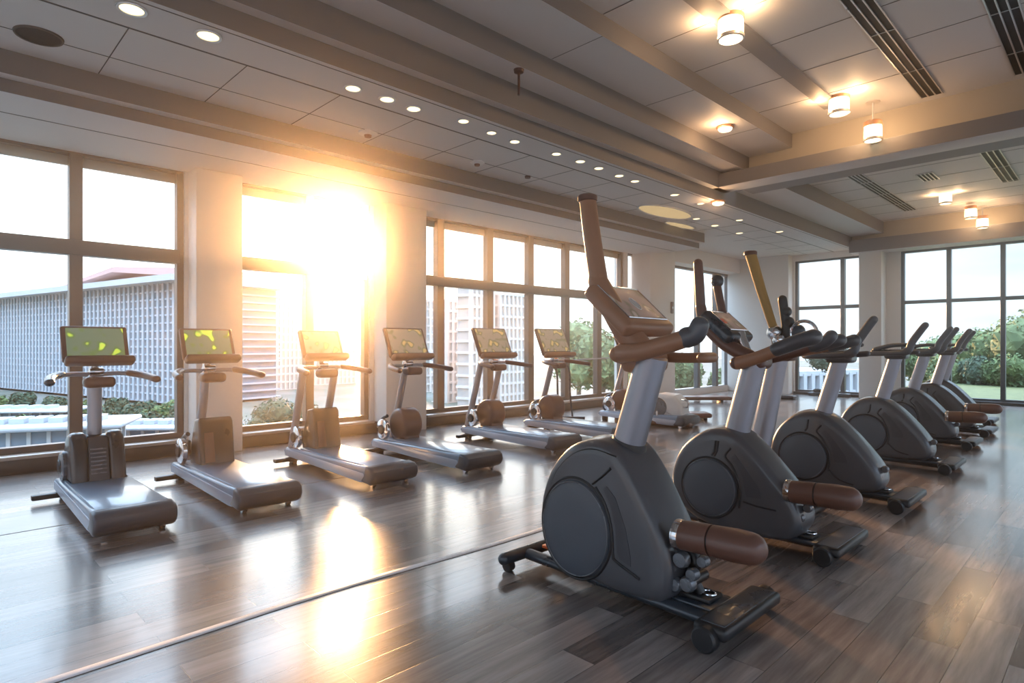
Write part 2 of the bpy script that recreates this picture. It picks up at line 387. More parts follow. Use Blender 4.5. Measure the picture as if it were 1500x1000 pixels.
window('x', CW, -1.9, 2.36, .19, H0+.02, (-1.0, .10, 1.26), T, 'large left window looking on the long office block')
window('x', CW, 3.0, 4.98, .19, H0+.02, (4.02,), T, 'two-bay window framing the low sun')
window('x', CW, 5.98, 11.72, .19, H0+.02, (6.39, 7.54, 8.63, 9.73, 10.83), T, 'long window of narrow bays behind the middle treadmills', mw=.075)
window('x', CW, 11.86, 12.4, .19, H0+.02, (), T, 'slim window beside the rounded column', blind=False)
window('x', CW, 13.6, YB-.2, .10, 3.42, (15.3, 16.35), [], 'side window in the far corner alcove', blind=False)
window('y', YB+.12, -6.45, -4.75, .05, 3.66, (-5.25,), [(2.36, .045)], 'far window between the corner column and narrow column', mw=.05, fw=.07)
window('y', YB+.12, -3.92, XR, .05, 3.66, (-2.95, -1.95, -.95, .05, 1.05, 2.05, 3.05), [(2.40, .04)], 'wide far window looking on green trees and lawn', mw=.045, fw=.07)

# floor seam strips
mb = MB(); path = [(-3.0, YF+.3, .003), (-3.02, 0, .003), (-3.06, 1.6, .003), (-3.0, 3.0, .003), (-3.03, 5, .003), (-3.0, 8, .003), (-3.02, 16.8, .003)]
mb.tube(cr_path(path, 8), .028, 10, flat=.16); o = mb.build('trim_11', M_edge); struct(o, 'pale raised edging strip running along the floor', 'floor strip')
mb = MB(); mb.box((-5.60, YF, .0), (-5.592, 16, .0015)); mb.box((-3.0, 3.42, 0), (-2.3, 3.425, .0015)); struct(mb.build('trim_12', M_seam), 'thin dark seam in the floor beside the treadmill ends', 'trim')

# ------------------------------------------------------------------ ceiling fittings
def point(loc, w, col, r=.05, name='lamp_light'):
    d = bpy.data.lights.new(name, 'POINT'); d.energy = w; d.color = col; d.shadow_soft_size = r
    o = bpy.data.objects.new(name, d); COL.objects.link(o); o.location = loc; return o
def spot(loc, w, col, size=130, r=.06):
    d = bpy.data.lights.new('downlight_beam', 'SPOT'); d.energy = w; d.color = (1, .90, .82); d.shadow_soft_size = r; d.spot_size = math.radians(size); d.spot_blend = .8
    o = bpy.data.objects.new('downlight_beam', d); COL.objects.link(o); o.location = loc; return o
WARM = (1, .58, .28)
LP = 1.0
def can_lamp(x, y, ztop, zlamp, r, label, w):
    t = thing('ceiling_lamp', label, 'ceiling lamp', (x, y, ztop), 0, None)
    h = zlamp-ztop
    MB().lathe([(.001, 0), (r*.75, 0), (r*.75, -.015), (.001, -.016)]).build('mounting_plate', M_alu, t)
    if abs(h) > .25: MB().cyl((0, 0, -.01), (0, 0, h+.14), .012).build('stem', M_alu, t)
    s = MB(); s.lathe([(.001, h+.15), (r*.9, h+.15), (r, h+.14), (r, h+.08), (r*.96, h+.08), (.001, h+.085)]); s.build('lamp_cap', M_tanp, t)
    s = MB(); s.lathe([(.001, h+.079), (r*.94, h+.079), (r*.97, h-.0), (r*.97, h-.085), (.001, h-.09)]); s.build('lamp_shade', M_can, t)
    s = MB(); s.lathe([(r*.97, h-.085), (r*1.03, h-.085), (r*1.03, h-.115), (r*.9, h-.12), (r*.9, h-.092)]); s.build('lamp_ring', M_alu, t)
    point((x+r+.10, y-.08, zlamp+.02), w*.5, WARM, .05); point((x-r-.08, y-.10, zlamp+.0), w*.5, WARM, .05)
    return t
can_lamp(-2.85, 5.95, 4.72, 4.60, .13, 'largest glowing drum lamp, nearest in the near recessed ceiling', 11)
can_lamp(-2.74, 8.92, 4.72, 4.60, .13, 'second drum lamp along the near recessed ceiling before the beam', 11)
can_lamp(-2.47, 9.45, 4.72, 4.30, .115, 'drum lamp hanging in front of the cross beam', 7)
for px, py, z, lab in ((1385, 290, 4.30, 'leftmost glowing drum lamp in the far recessed ceiling'), (1422, 312, 4.16, 'middle glowing drum lamp in the far recessed ceiling'), (1440, 327, 4.02, 'rightmost small glowing drum lamp above the far windows')):
    p = at_z(px, py, z); can_lamp(p.x, min(p.y, 16.6), 4.38, z, .11, lab, 6)
def flat_lamp(p, r, label, w):
    t = thing('ceiling_lamp', label, 'ceiling lamp', p)
    MB().lathe([(.001, 0), (r, 0), (r*1.05, -.02), (r*.9, -.035), (.001, -.03)]).build('lamp_rim', M_tanp, t)
    MB().lathe([(.001, -.03), (r*.85, -.03), (r*.7, -.06), (r*.3, -.075), (.001, -.078)]).build('lamp_glass', M_can, t)
    point(p+Vector((.0, -.18, -.16)), w, WARM, .05)
flat_lamp(Vector((-4.06, 8.3, 4.5)), .12, 'small round flush lamp on the middle ceiling step', 6)
flat_lamp(at_z(1052, 296, 3.80)+Vector((0, 0, .02)), .12, 'bright round lamp flush in the low ceiling past the beam corner', 5)
# recessed downlights in the low ceiling strip
def downlight(p, r, i, lab, w, grp='recessed downlights in the low ceiling'):
    t = thing('downlight', lab, 'downlight', p, 0, grp)
    MB().lathe([(r*.78, .004), (r*1.0, .004), (r*1.04, -.004), (r, -.012), (r*.80, -.008)]).build('trim_ring', M_alu, t)
    MB().lathe([(.001, -.002), (r*.80, -.002), (r*.70, -.007), (.001, -.008)]).build('lens', M_dl, t)
    if w: spot(Vector(p)+Vector((0, 0, -.05)), w, WARM)
dls = [(193, 13, .10, 'big recessed downlight nearest in the low ceiling'), (305, 52, .10, 'second big recessed downlight in the low ceiling'),
       (517, 129, .085, 'first downlight of the nearest trio'), (567, 145, .085, 'middle downlight of the nearest trio'), (606, 159, .085, 'last downlight of the nearest trio'),
       (679, 177, .07, 'first small downlight of the second trio'), (720, 194, .065, 'middle small downlight of the second trio'), (754, 207, .07, 'last small downlight of the second trio'),
       (815, 225, .07, 'first small downlight of the third row'), (850, 236, .075, 'second small downlight of the third row'), (877, 246, .075, 'third small downlight of the third row'), (907, 257, .075, 'fourth small downlight of the third row'), (930, 265, .075, 'last small downlight of the third row'),
       (988, 285, .08, 'lone downlight right of the tall mast tip'), (1026, 298, .07, 'small downlight just left of the bright flush lamp'),
       (1020, 320, .08, 'far downlight above the rounded column'), (1047, 330, .09, 'far downlight right of the rounded column'), (1083, 322, .08, 'far downlight over the corner column, nearer one'), (1083, 341, .09, 'far downlight over the corner column, farther one'), (1142, 339, .09, 'farthest downlight towards the back windows')]
for i, (px, py, r, lab) in enumerate(dls):
    p = at_z(px, py, 3.82); p.z = 3.819
    downlight(p, r, i, lab, 4*LP if i < 15 else 4*LP)
# cove glow ovals
for (x, y, sx, sy, lab) in ((-6.0, 9.9, .30, .8, 'oval warm cove light beside the tall mast tip'), (-6.45, 11.2, .14, .55, 'small warm oval ceiling light left of the larger oval')):
    t = thing('cove_light', lab, 'ceiling light', (x, y, 3.819))
    m = MB(); m.tube([(sx*math.cos(a), sy*math.sin(a), 0) for a in [2*PI*k/40 for k in range(40)]], .022, 8, closed=True); m.build('rim', M_ceil, t)
    m = MB(); m.rings([[Vector((sx*k*math.cos(a), sy*k*math.sin(a), h)) for a in [2*PI*j/40 for j in range(40)]] for k, h in ((.98, .001), (.95, -.006), (.8, -.008), (.1, -.008))]); m.build('diffuser', M_cove, t)
# linear vents
def vent(x0, x1, y0, y1, z, slots, label, seg=1.2):
    t = thing('ceiling_vent', label, 'air vent', ((x0+x1)/2, (y0+y1)/2, z)); w = (x1-x0)/2; l = (y1-y0)/2
    MB().box((-w, -l, -.006), (w, l, .006)).build('backing', M_slot, t)
    n = slots
    for k in range(n+1):
        x = -w+2*w*k/n; MB().box((x-.008, -l, -.016), (x+.008, l, 0), .002, seg=1).build('blade', M_alu, t)
    k = 1
    y = -l
    while y < l+.01:
        MB().box((-w, y-.006, -.013), (w, y+.006, 0)).build('crossbar', M_alu, t); y += seg
p = at_z(1375, 155, 4.72)
vent(-1.96, -1.72, -3.0, 9.75, 4.716, 3, 'long slotted air vent right of the drum lamps in the near ceiling', 1.3)
vent(-.98, -.74, -3.0, 9.75, 4.716, 3, 'slotted air vent at the top right corner')
vent(-3.52, -3.28, 11.4, 15.9, 4.376, 4, 'slim slotted air vent left of the far drum lamps')
q0 = at_z(1440, 228, 4.38); q1 = at_z(1483, 290, 4.38)
vent(-1.62, -1.38, 10.7, 14.4, 4.376, 3, 'slotted air vent at far right in the far ceiling')
q = at_z(1361, 258, 4.38); vent(q.x-.14, q.x+.10, q.y-.3, q.y+.3, 4.376, 4, 'short square slotted vent in the far ceiling', .6)
# sprinkler, detectors, speaker
p = at_z(760, 102, 4.265); t = thing('sprinkler', 'bronze rod sprinkler hanging from the stepped ceiling', 'sprinkler', (p.x, p.y, 4.265))
MB().lathe([(.001, 0), (.055, 0), (.05, -.03), (.02, -.04), (.001, -.04)]).build('collar', M_brown, t)
MB().cyl((0, 0, -.03), (0, 0, -.27), .013).build('pipe', M_brown, t)
for px, py, r, lab in ((539, 194, .11, 'round white ceiling detector nearer the windows'), (699, 237, .10, 'round white ceiling detector farther along'), ):
    p = at_z(px, py, 3.82); t = thing('smoke_detector', lab, 'smoke detector', (p.x, p.y, 3.82))
    MB().lathe([(.001, 0), (r, 0), (r, -.015), (r*.7, -.03), (.001, -.035)]).build('base_plate', M_white, t)
    MB().lathe([(.001, -.03), (r*.4, -.03), (r*.35, -.055), (.001, -.06)]).build('sensor', M_tanp, t)
p = at_z(773, 258, 3.82); tag(MB().lathe([(.001, 0), (.045, 0), (.04, -.03), (.001, -.035)], (p.x, p.y, 3.82)).build('sprinkler', M_brown), 'tiny brown sprinkler cap in the low ceiling', 'sprinkler')
p = at_z(57, 52, 3.82); t = thing('ceiling_speaker', 'round black speaker grille at the top left ceiling', 'speaker', (p.x, p.y, 3.82))
MB().lathe([(.001, 0), (.15, 0), (.15, -.008), (.001, -.02)]).build('grille', M_slot, t)
MB().lathe([(.15, 0), (.165, 0), (.16, -.014), (.148, -.012)]).build('grille_ring', M_seam, t)

# ------------------------------------------------------------------ treadmills
def V(*a): return Vector(a)
def treadmill(label, y, kind='single', x=-5.78, rz=0, L=.86, W=.25, scr=M_scr, hood='slant', lift=0, full=True, cs=1.0):
    t = thing('treadmill', label, 'treadmill', (x, y, 0), rz, 'treadmills in a row facing the windows')
    # deck side outline in (x,z): front at -L, rounded rear at +L
    def prof(x0, x1, zb, zt, dz=0):
        return [(x0, zb+.03), (x0+.05, zb), (x1-.16, zb-.03), (x1-.05, zb-.045), (x1-.005, zb-.005), (x1, zb+.05), (x1-.02, zt-.01), (x1-.09, zt+.008), (x1-.3, zt+.0), (x0+.3, zt-.01), (x0+.05, zt-.015), (x0, zt-.05)]
    MB().prism(prof(-L, L, .085, .195), -W, W, .022, 3).build('deck', M_deck, t)
    for sgn in (-1, 1):
        s = MB(); yy = sgn*(W+.004); s.prism([(-L+.04, .085), (L-.25, .042), (L-.18, .045), (L-.14, .10), (L-.16, .135), (-L+.06, .165), (-L+.03, .13)], min(yy, yy-sgn*.03), max(yy, yy-sgn*.03)+.0, .008, 2).build('side_rail', M_deckside, t)
    MB().prism([(L-.19, .05), (L-.04, .035), (L, .06), (L+.025, .11), (L+.015, .165), (L-.03, .198), (L-.12, .205), (L-.15, .12)], -W-.012, W+.012, .03, 3).build('rear_cap', M_deckend, t)
    MB().box((-L+.35, -W+.03, .186), (L-.13, W-.03, .203), .006).build('running_belt', M_deck, t)
    for sgn in (-1, 1):
        f = MB(); f.tube([(L-.1, sgn*(W-.05), .028), (L-.1, sgn*(W-.085), .028)], .028, 14); f.box((L-.12, sgn*(W-.08)-.01, .03), (L-.08, sgn*(W-.08)+.01, .07)); f.build('wheel', M_chrome, t)
        f = MB(); f.box((-L+.06, sgn*(W-.06)-.03, 0), (-L+.16, sgn*(W-.06)+.03, .11), .01); f.build('front_foot', M_black, t)
    if full: MB().box((-L+.10, -W-.17, .03), (-L+.17, W+.06, .075), .012).build('stabilizer_bar', M_black, t)
    # motor hood
    hx = -L+.34
    if hood == 'slant':
        pr = cr_path([(hx-.22, .17), (hx-.24, .33), (hx-.15, .53), (hx-.02, .60), (hx+.09, .57), (hx+.15, .40), (hx+.20, .17)], 5)
        pr = [(p[0], p[1]) for p in [Vector((a[0], a[1])) for a in pr]]
        h = MB().prism([(a*1.0-.02, b-.03) for a, b in pr], -.10, .10, .02, 3).build('motor_hood', M_hood, t)
        for sg in (-1, 1): MB().prism(pr, min(sg*.07, sg*.20), max(sg*.07, sg*.20), .045, 4).build('hood_shoulder', M_hood, h)
        MB().prism([(hx+.07, .555), (hx+.125, .41), (hx+.18, .2), (hx+.195, .2), (hx+.145, .42), (hx+.095, .56)], -.07, .07, .006, 2).build('hood_panel', M_panel, h)
        g = MB()
        for k in range(7):
            z = .26+.033*k; xx = hx+.195-.0045*(z-.2)*50
            g.box((xx-.01, -.06, z), (xx+.008, .05, z+.012))
        g.build('vent_ribs', M_ring, h)
    elif hood == 'block':
        h = MB().prism([(hx-.13, .17), (hx-.12, .35), (hx-.02, .62), (hx+.10, .64), (hx+.14, .60), (hx+.20, .17)], -.13, .19, .03, 3).build('motor_hood', M_hood, t)
        MB().prism([(hx+.12, .56), (hx+.185, .22), (hx+.21, .22), (hx+.14, .57)], -.09, .0, .005, 2).build('hood_panel', M_brown, h)
    else:
        h = MB(); pr = [(hx+.02+.20*math.cos(a)*(1.0 if math.cos(a) < 0 else .9), .37+.20*math.sin(a)) for a in [2*PI*k/28 for k in range(28)]]
        h.prism(pr, -.10, .17, .05, 4); h.prism([(hx-.1, .17), (hx-.08, .3), (hx+.14, .3), (hx+.16, .17)], -.08, .14, .01, 2)
        h = h.build('motor_hood', M_brown if hood == 'drum' else M_hood, t)
    # flywheel and chrome crank on the near side
    fw = t
    MB().lathe([(.02, -.235), (.11, -.235), (.125, -.225), (.125, -.19), (.11, -.18), (.02, -.18)], (hx-.12, 0, .31), 'y').build('flywheel', M_chrome if hood != 'slant' else M_ring, t)
    MB().lathe([(.001, -.25), (.05, -.25), (.06, -.24), (.06, -.17), (.001, -.17)], (hx-.12, 0, .31), 'y').build('hub', M_black, t)
    MB().tube(cr_path([(hx-.25, -.16, .17), (hx-.28, -.17, .28), (hx-.22, -.16, .42), (hx-.12, -.15, .47)], 5), .022, 10).build('shroud', M_rail, t)
    # uprights
    if kind == 'double': ys = (-.20, .18)
    else: ys = (0.0,)
    for yy in ys:
        if kind == 'straight': pth = [(-L+.30, yy, .3), (-L+.30, yy, .8), (-L+.31, yy, 1.12)]
        elif kind == 'bent': pth = [(-L+.10, yy, .25), (-L+.12, yy, .55), (-L+.20, yy, .80), (-L+.26, yy, 1.12)]
        else: pth = [(-L+.10, yy, .18), (-L+.27, yy, .68), (-L+.40, yy, 1.10)]
        MB().tube(cr_path(pth, 8), .042 if kind != 'straight' else .055, 16).build('upright', M_post, t)
    cxp = {'straight': -L+.34, 'bent': -L+.33}.get(kind, -L+.42)
    MB().tube([(cxp-.03, -.03, 1.05), (cxp+.01, 0, 1.22)], .035, 12).build('console_neck', M_chrome, t)
    # console: tilted slab with bezel, lower tray
    W2 = .245*cs; H2 = .175*cs;  Mx = Matrix.Translation((cxp+.0, 0, 1.35+(cs-1)*.1)) @ Matrix.Rotation(math.radians(-24), 4, 'Y')
    c = MB().box((-.03, -W2, -.16*cs), (.02, W2, H2), .02, Mx, 3).build('console', M_brown, t)
    MB().box((.019, -W2+.035, -.115*cs), (.024, W2-.035, H2-.025), .002, Mx, 1).build('screen', scr, c)
    MB().box((-.02, -W2+.01, -.165*cs-.035), (.095, W2+.03, -.165*cs+.035), .028, Mx, 3).build('tray', M_tanp if scr != M_scr else M_brown, c)
    # handlebars
    for sgn in (-1, 1):
        pts = cr_path([(cxp-.02, 0, 1.09), (cxp-.01, sgn*.16, 1.10), (cxp+.08, sgn*.29, 1.09), (cxp+.20, sgn*.34, 1.075)], 5)
        h = MB().tube(pts, .020, 12, round_end=True).build('handlebar', M_post, t)
        q = cr_path([(cxp+.03, sgn*.25, 1.10), (cxp+.18, sgn*.335, 1.08), (cxp+.40, sgn*.37, 1.055)], 5)
        MB().tube(q, .036, 14, round_end=True, flat=.85).build('grip', M_brown if sgn > 0 else (M_rail if scr == M_scr and kind == 'straight' else M_brown), h)
    MB().box((cxp+.05, -.11, .985), (cxp+.19, .12, 1.08), .038, None, 4).build('center_pad', M_brown, t)
    MB().lathe([(.001, -.05), (.03, -.05), (.035, 0), (.03, .05), (.001, .05)], (cxp+.04, 0, 1.12), 'y').build('clamp', M_chrome, t)
    return t
treadmill('leftmost silver-decked treadmill with green reflections painted on its screen and ribbed black hood', 1.10, 'straight', x=-5.76, scr=M_scr, hood='slant', L=.87)
treadmill('second treadmill from the left, before the first white column, bent upright', 2.05, 'bent', x=-5.80, scr=M_scr, hood='block', L=.92)
treadmill('treadmill with two uprights in front of the sunlit two-bay window', 3.25, 'double', x=-5.85, scr=M_scr2, hood='block', L=.95)
treadmill('treadmill standing in front of the sun-washed second column', 4.30, 'single', x=-5.72, scr=M_scr2, hood='drum', L=.93, cs=1.18)
treadmill('twin-upright treadmill at the near end of the long window', 5.85, 'double', x=-5.85, scr=M_scr2, hood='drum', L=.92, cs=1.3)
treadmill('treadmill with round brown hood just left of the nearest cross trainer', 7.08, 'single', x=-5.78, scr=M_scr2, hood='drum', L=.92, cs=1.35)
treadmill('farthest treadmill, half hidden behind the nearest cross trainer post', 8.95, 'single', x=-5.8, scr=M_scr2, hood='drum', L=.85, full=False)

# rolled white machine and low benches farther back
p = at_z(974, 622, 0); t = thing('step_machine', 'white drum-shaped step machine on the floor before the rounded column', 'exercise machine', (p.x, p.y, 0), .25)
MB().prism([(-.36, .10), (-.40, .25), (-.30, .47), (-.05, .54), (.22, .52), (.34, .40), (.36, .14), (.30, .09)], -.26, .26, .07, 4).build('housing', M_white, t)
MB().box((-.42, -.3, .02), (.5, .3, .10), .035, None, 3).build('base', M_brown, t)
MB().lathe([(.001, -.275), (.15, -.275), (.16, -.262), (.001, -.26)], (-.05, 0, .32), 'y').build('side_cover', M_ring, t)
MB().tube([(-.05, -.275, .12), (-.05, -.275, .26)], .02).build('latch', M_chrome, t)
MB().tube(cr_path([(.32, -.15, .45), (.42, -.15, .43), (.42, -.15, .34), (.34, -.15, .33)], 5), .015, 8).build('handle', M_chrome, t)
for px, py, ln, lab in ((1010, 614, .7, 'low dark pad on the floor right of the white machine'), (1022, 588, 1.5, 'long low brown bench edge along the alcove window')):
    p = at_z(px, py, 0); t = thing('floor_bench', lab, 'bench', (p.x, p.y, 0), .75)
    MB().box((-ln/2, -.22, .05), (ln/2, .22, .13), .03, None, 3).build('seat_pad', M_brown, t)
    for sx in (-1, 1): MB().box((sx*ln*.35-.03, -.18, 0), (sx*ln*.35+.03, .18, .055), .01).build('leg', M_black, t)
for px, py, lab in ((1135, 583, 'dark low equipment base on the floor left of the far window'), (1215, 580, 'dark low equipment base under the far window')):
    p = at_z(px, py, 0); t = thing('equipment_base', lab, 'exercise equipment', (p.x, p.y, 0), 0)
    MB().box((-.5, -.12, .0), (.5, .12, .09), .03, None, 3).build('base_beam', M_rail, t)
    MB().ball((-.3, 0, .13), .09, (1.3, .8, .7)).build('knob', M_black, t); MB().tube([(0, -.2, .06), (0, .2, .06)], .035).build('crossbar', M_black, t)
# low wall speaker / sign by the rounded column
p = Vector((-7.72, 13.0, 2.25)); t = thing('wall_switch_box', 'small brown box fixed to the rounded column', 'wall box', p)
MB().box((0, -.05, -.14), (.03, .05, .14), .01).build('cover', M_brown, t); MB().box((.028, -.02, -.03), (.036, .02, .03), .003).build('button', M_chrome, t)
# cable rail behind the treadmills
t = thing('cable_rail', 'thin grey rail on a bent stand behind the farther treadmills', 'rail', (-7.3, 8.6, 0))
MB().tube([(0, -.35, 1.05), (0, 1.3, 1.09)], .013).build('bar', M_post, t)
for dy in (-.3, .05): MB().tube(cr_path([(0, dy-.1, 1.05), (.02, dy, .85), (0, dy+.05, .4), (0, dy+.12, 0)], 6), .018).build('stand', M_rail, t)
MB().tube([(-.1, -.3, .02), (.35, .1, .02)], .02).build('foot', M_rail, t)

# ------------------------------------------------------------------ cross trainers / bikes
PROF_A = [(-.43, .40), (-.38, .22), (-.24, .09), (-.03, .055), (.20, .05), (.345, .075), (.395, .18), (.37, .36), (.27, .56), (.16, .74), (.07, .825), (-.06, .845), (-.22, .79), (-.36, .63)]
PROF_B = [(-.43, .36), (-.37, .20), (-.24, .10), (-.03, .06), (.20, .06), (.38, .09), (.45, .20), (.40, .35), (.26, .52), (.12, .66), (.04, .72), (-.06, .74), (-.20, .71), (-.36, .57)]
PROF_C = [(-.42, .36), (-.36, .19), (-.22, .11), (0, .09), (.22, .09), (.40, .11), (.46, .19), (.42, .32), (.28, .50), (.14, .64), (.02, .715), (-.08, .73), (-.22, .69), (-.36, .55)]
def outline(P, n=7): return [(p[0], p[1]) for p in cr_path([(a, b, 0) for a, b in P], n, True)]
def trainer(label, x, y, var, pad=True, knee=True, foot_off=0, grip='near', mast=None, discR=None):
    t = thing('cross_trainer', label, 'cross trainer', (x, y, 0), 0, 'upright cross trainers in a row')
    P = [(a*1.05, .07+(b-.07)*(.985 if var == 'A' else 1.03)) for a, b in outline({'A': PROF_A, 'B': PROF_B, 'C': PROF_C}[var])]; HB = .175 if var == 'A' else .16
    top = .82 if var == 'A' else .70
    body = MB().prism(P, -HB, HB, .05, 6, bulge=.014, dome=.004).build('housing', M_body, t)
    # side cover disc and seams on both faces
    cx, cz, R = (-.215, .335, .238) if var == 'A' else (-.14, .345, .205)
    zs = 1.13 if var == 'A' else 1.0
    for sg in (-1, 1):
        y0 = sg*(HB+.003)
        d = MB().lathe([(.001, .030), (R*.55, .029), (R*.85, .022), (R*.97, .010), (R, -.006), (R, -.02)] if sg > 0 else [(R, .02), (R, .006), (R*.97, -.010), (R*.85, -.022), (R*.55, -.029), (.001, -.030)], (0, 0, 0), 'y', 48).build('disc_cover', M_disc, t)
        d.location = (cx, y0, cz); d.scale = (1, 1, zs)
        r_ = MB().tube([(R*1.035*math.cos(a), 0, R*1.035*math.sin(a)) for a in [2*PI*k/56 for k in range(56)]], .007, 8, closed=True).build('disc_ring', M_black if sg < 0 and var == 'A' else M_black, d)
        MB().tube([(R*.955*math.cos(a), sg*.016, R*.955*math.sin(a)) for a in [2*PI*k/56 for k in range(56)]], .0028, 8, closed=True).build('disc_trim', M_ring, d)
        s = MB(); ys = y0+sg*.002; w = .0078
        if var == 'A':
            s.tube(cr_path([(.10, ys-sg*.008, .765), (-.06, ys-sg*.008, .785), (-.20, ys-sg*.008, .735), (-.325, ys-sg*.008, .61), (-.38, ys-sg*.008, .42), (-.335, ys-sg*.008, .25), (-.22, ys-sg*.008, .135)], 6), w*.6, 6)
            s.tube([(.07, ys, .70), (.02, ys, .655), (-.05, ys, .60)], w*1.1, 6)
            s.tube(cr_path([(-.03, ys, .585), (.035, ys, .50), (.075, ys, .38), (.085, ys, .25), (.095, ys, .225), (.17, ys, .195), (.25, ys, .165)], 5), w, 6)
        else:
            s.tube([(-.09, ys, .68), (-.10, ys, .60), (-.12, ys, .575)], w, 6); 
            if var == 'B': s.tube([(-.07, ys, .68), (-.08, ys, .61), (-.10, ys, .57)], w, 6)
            s.tube(cr_path([(.02, ys, .64), (-.02, ys, .58), (.03, ys, .52), (.075, ys, .42), (.09, ys, .34), (.08, ys, .24)], 5), w, 6)
            if var == 'B': s.tube([(.11, ys, .29), (.20, ys, .275), (.33, ys, .27)], w*.8, 6)
            else: s.tube(cr_path([(.08, ys, .26), (.16, ys, .18), (.28, ys, .15)], 4), w*.8, 6)
        s.build('panel_seam', M_black if True else M_ring, body)
        # raised wedge panel
        if var == 'A': pp = [(.045, .60), (.10, .55), (.165, .40), (.195, .26), (.195, .215), (.13, .235), (.11, .27), (.10, .40), (.065, .51), (.02, .585)]
        else: pp = [(.05, .60), (.14, .50), (.22, .39), (.235, .33), (.13, .325), (.12, .36), (.105, .45), (.06, .53), (.02, .57)]
        ya, yb = (y0-.003, y0+.006) if sg < 0 else (y0-.006, y0+.003)
        MB().prism(pp, ya, yb).build('side_panel', M_panel, body)
    if var == 'A': body.location.x = -.045
    # yellow line down the rear face, collar, post
    if var == 'A':
        MB().tube(cr_path([(.10, -.07, .80), (.20, -.105, .67), (.29, -.12, .52), (.345, -.12, .42)], 5), .006, 6).build('piping', M_yel, body)
        MB().box((-.46, -.14, .145), (-.36, .10, .165), .006).build('warning_strip', M_ora, body)
        pb, pt = (.0, 0, .76), (.165, 0, 1.29); pr = .088
    elif var == 'B': pb, pt, pr = (-.03, 0, .66), (.13, 0, 1.28), .085
    else: pb, pt, pr = (-.04, 0, .65), (.13, 0, 1.25), .072
    PB, PT = Vector(pb), Vector(pt); dr = (PT-PB).normalized()
    MB().tube([PB, PT], [pr, pr*.93], 32).build('post', M_post, t)
    MB().tube([PB+dr*(.02), PB+dr*.075], [pr*1.22, pr*1.05], 32).build('collar', M_black, t)
    # base
    zb = .065
    for sg in (-1, 1) if var == 'A' else (0,):
        yy = sg*.12; rr = .036
        fx = -.66 if var == 'A' else -.53
        MB().tube([(fx+.03, yy, zb+.01), (.58, yy+foot_off*.5, zb-.01)], rr*1.1 if sg else .05, 14, flat=.8).build('base_rail', M_rail, t)
    f = MB().tube([(fx, -.30, zb+.015), (fx, .30, zb+.015)], .037, 18, round_end=True).build('front_crossbar', M_rail, t)
    for sg in (-1, 1): MB().tube([(fx, sg*.24, .033), (fx, sg*.285, .033)], .033, 16).build('wheel', M_black, f)
    fy = foot_off; c = MB().box((.56, fy-.30, .055), (.72, fy+.30, .115), .02, None, 3).build('rear_crossbar', M_black, t)
    MB().box((.585, fy-.27, .112), (.70, fy+.27, .119), .003).build('tread_plate', M_rail if var == 'A' else M_disc, c)
    for sg in (-1, 1):
        MB().lathe([(.001, -.03), (.05, -.03), (.058, -.02), (.058, .02), (.05, .03), (.001, .03)], (.63, fy+sg*.31, .058), 'y').build('end_wheel', M_black, c)
    MB().box((.26, -.10, .07), (.56, .10+foot_off*.6, .095), .008).build('footplate', M_rail, t)
    MB().box((.34, -.06, .094), (.52, .08, .118), .008).build('pedal_mount', M_black, t)
    for dx in (.38, .48): MB().tube([(dx+.035*math.cos(a), .01+.03*math.sin(a), .124) for a in [2*PI*k/20 for k in range(20)]], .006, 8, closed=True).build('bolt_ring', M_chrome, t)
    # linkage under the pad
    if knee:
        k = MB()
        k.tube(cr_path([(.36, -.02, .36), (.43, -.03, .28), (.41, -.02, .20), (.45, -.01, .12)], 5), [.035, .024], 12)
        k.tube([(.40, -.10, .30), (.40, .06, .30)], .022, 12); k.tube([(.43, -.09, .19), (.43, .06, .19)], .028, 12)
        k.build('linkage', M_black, t)
        for (bx, by, bz, br) in ((.40, -.11, .30, .042), (.45, -.09, .235, .032), (.43, -.10, .185, .040), (.37, -.11, .17, .035), (.49, -.06, .30, .03)):
            MB().lathe([(.001, -.028), (br*.8, -.026), (br, -.012), (br, .012), (.001, .015)], (bx, by, bz), 'y', 18).build('pivot_cap', M_ring, t)
    if pad:
        pz = .42 if var == 'A' else .40; yy = -.11
        r = .075
        a = MB().tube([(.40, yy, pz), (.50, yy, pz+.005), (.557, yy, pz+.008)], [r*.95, r*.98, r*.98], 28).build('pad_arm', M_brown, t)
        MB().tube([(.566, yy, pz+.008), (.68, yy, pz+.012), (.745, yy, pz+.014)], [r*.98, r*1.03, r*.98], 28, round_end='one').build('pad_cover', M_brown, a)
        MB().tube([(.5565, yy, pz+.008), (.5665, yy, pz+.008)], r*.90, 28).build('pad_seam', M_black, a)
        MB().lathe([(.05, -.022), (r*.98, -.02), (r*1.0, 0), (r*.96, .015), (.05, .016)], (.395, yy, pz), 'x').build('pad_collar', M_chrome, a)
    # head: yoke, console, handles
    if mast != 'none' or True:
        hb = {'A': 1.30, 'B': 1.28, 'C': 1.26}[var]
    if var in 'AB':
        cy = .06; s = 1 if var == 'A' else .86
        if var == 'A': m_ = M_tanp; path = [(-.215, -.07, 2.17), (-.18, -.07, 1.94), (-.135, -.07, 1.70)]; path2 = [(-.145, -.07, 1.71), (-.09, -.07, 1.62), (.02, -.06, 1.45), (.10, -.03, 1.33)]; mr = .052
        else: m_ = M_brown; path = [(-.28, -.06, 1.95), (-.27, -.06, 1.80), (-.26, -.06, 1.62)]; path2 = [(-.26, -.06, 1.63), (-.22, -.06, 1.50), (-.08, -.05, 1.36), (.08, -.02, 1.27)]; mr = .036
        ms = MB().tube(cr_path(path, 5), [mr*.92, mr], 24, round_end=(var == 'B')).build('mast', m_, t)
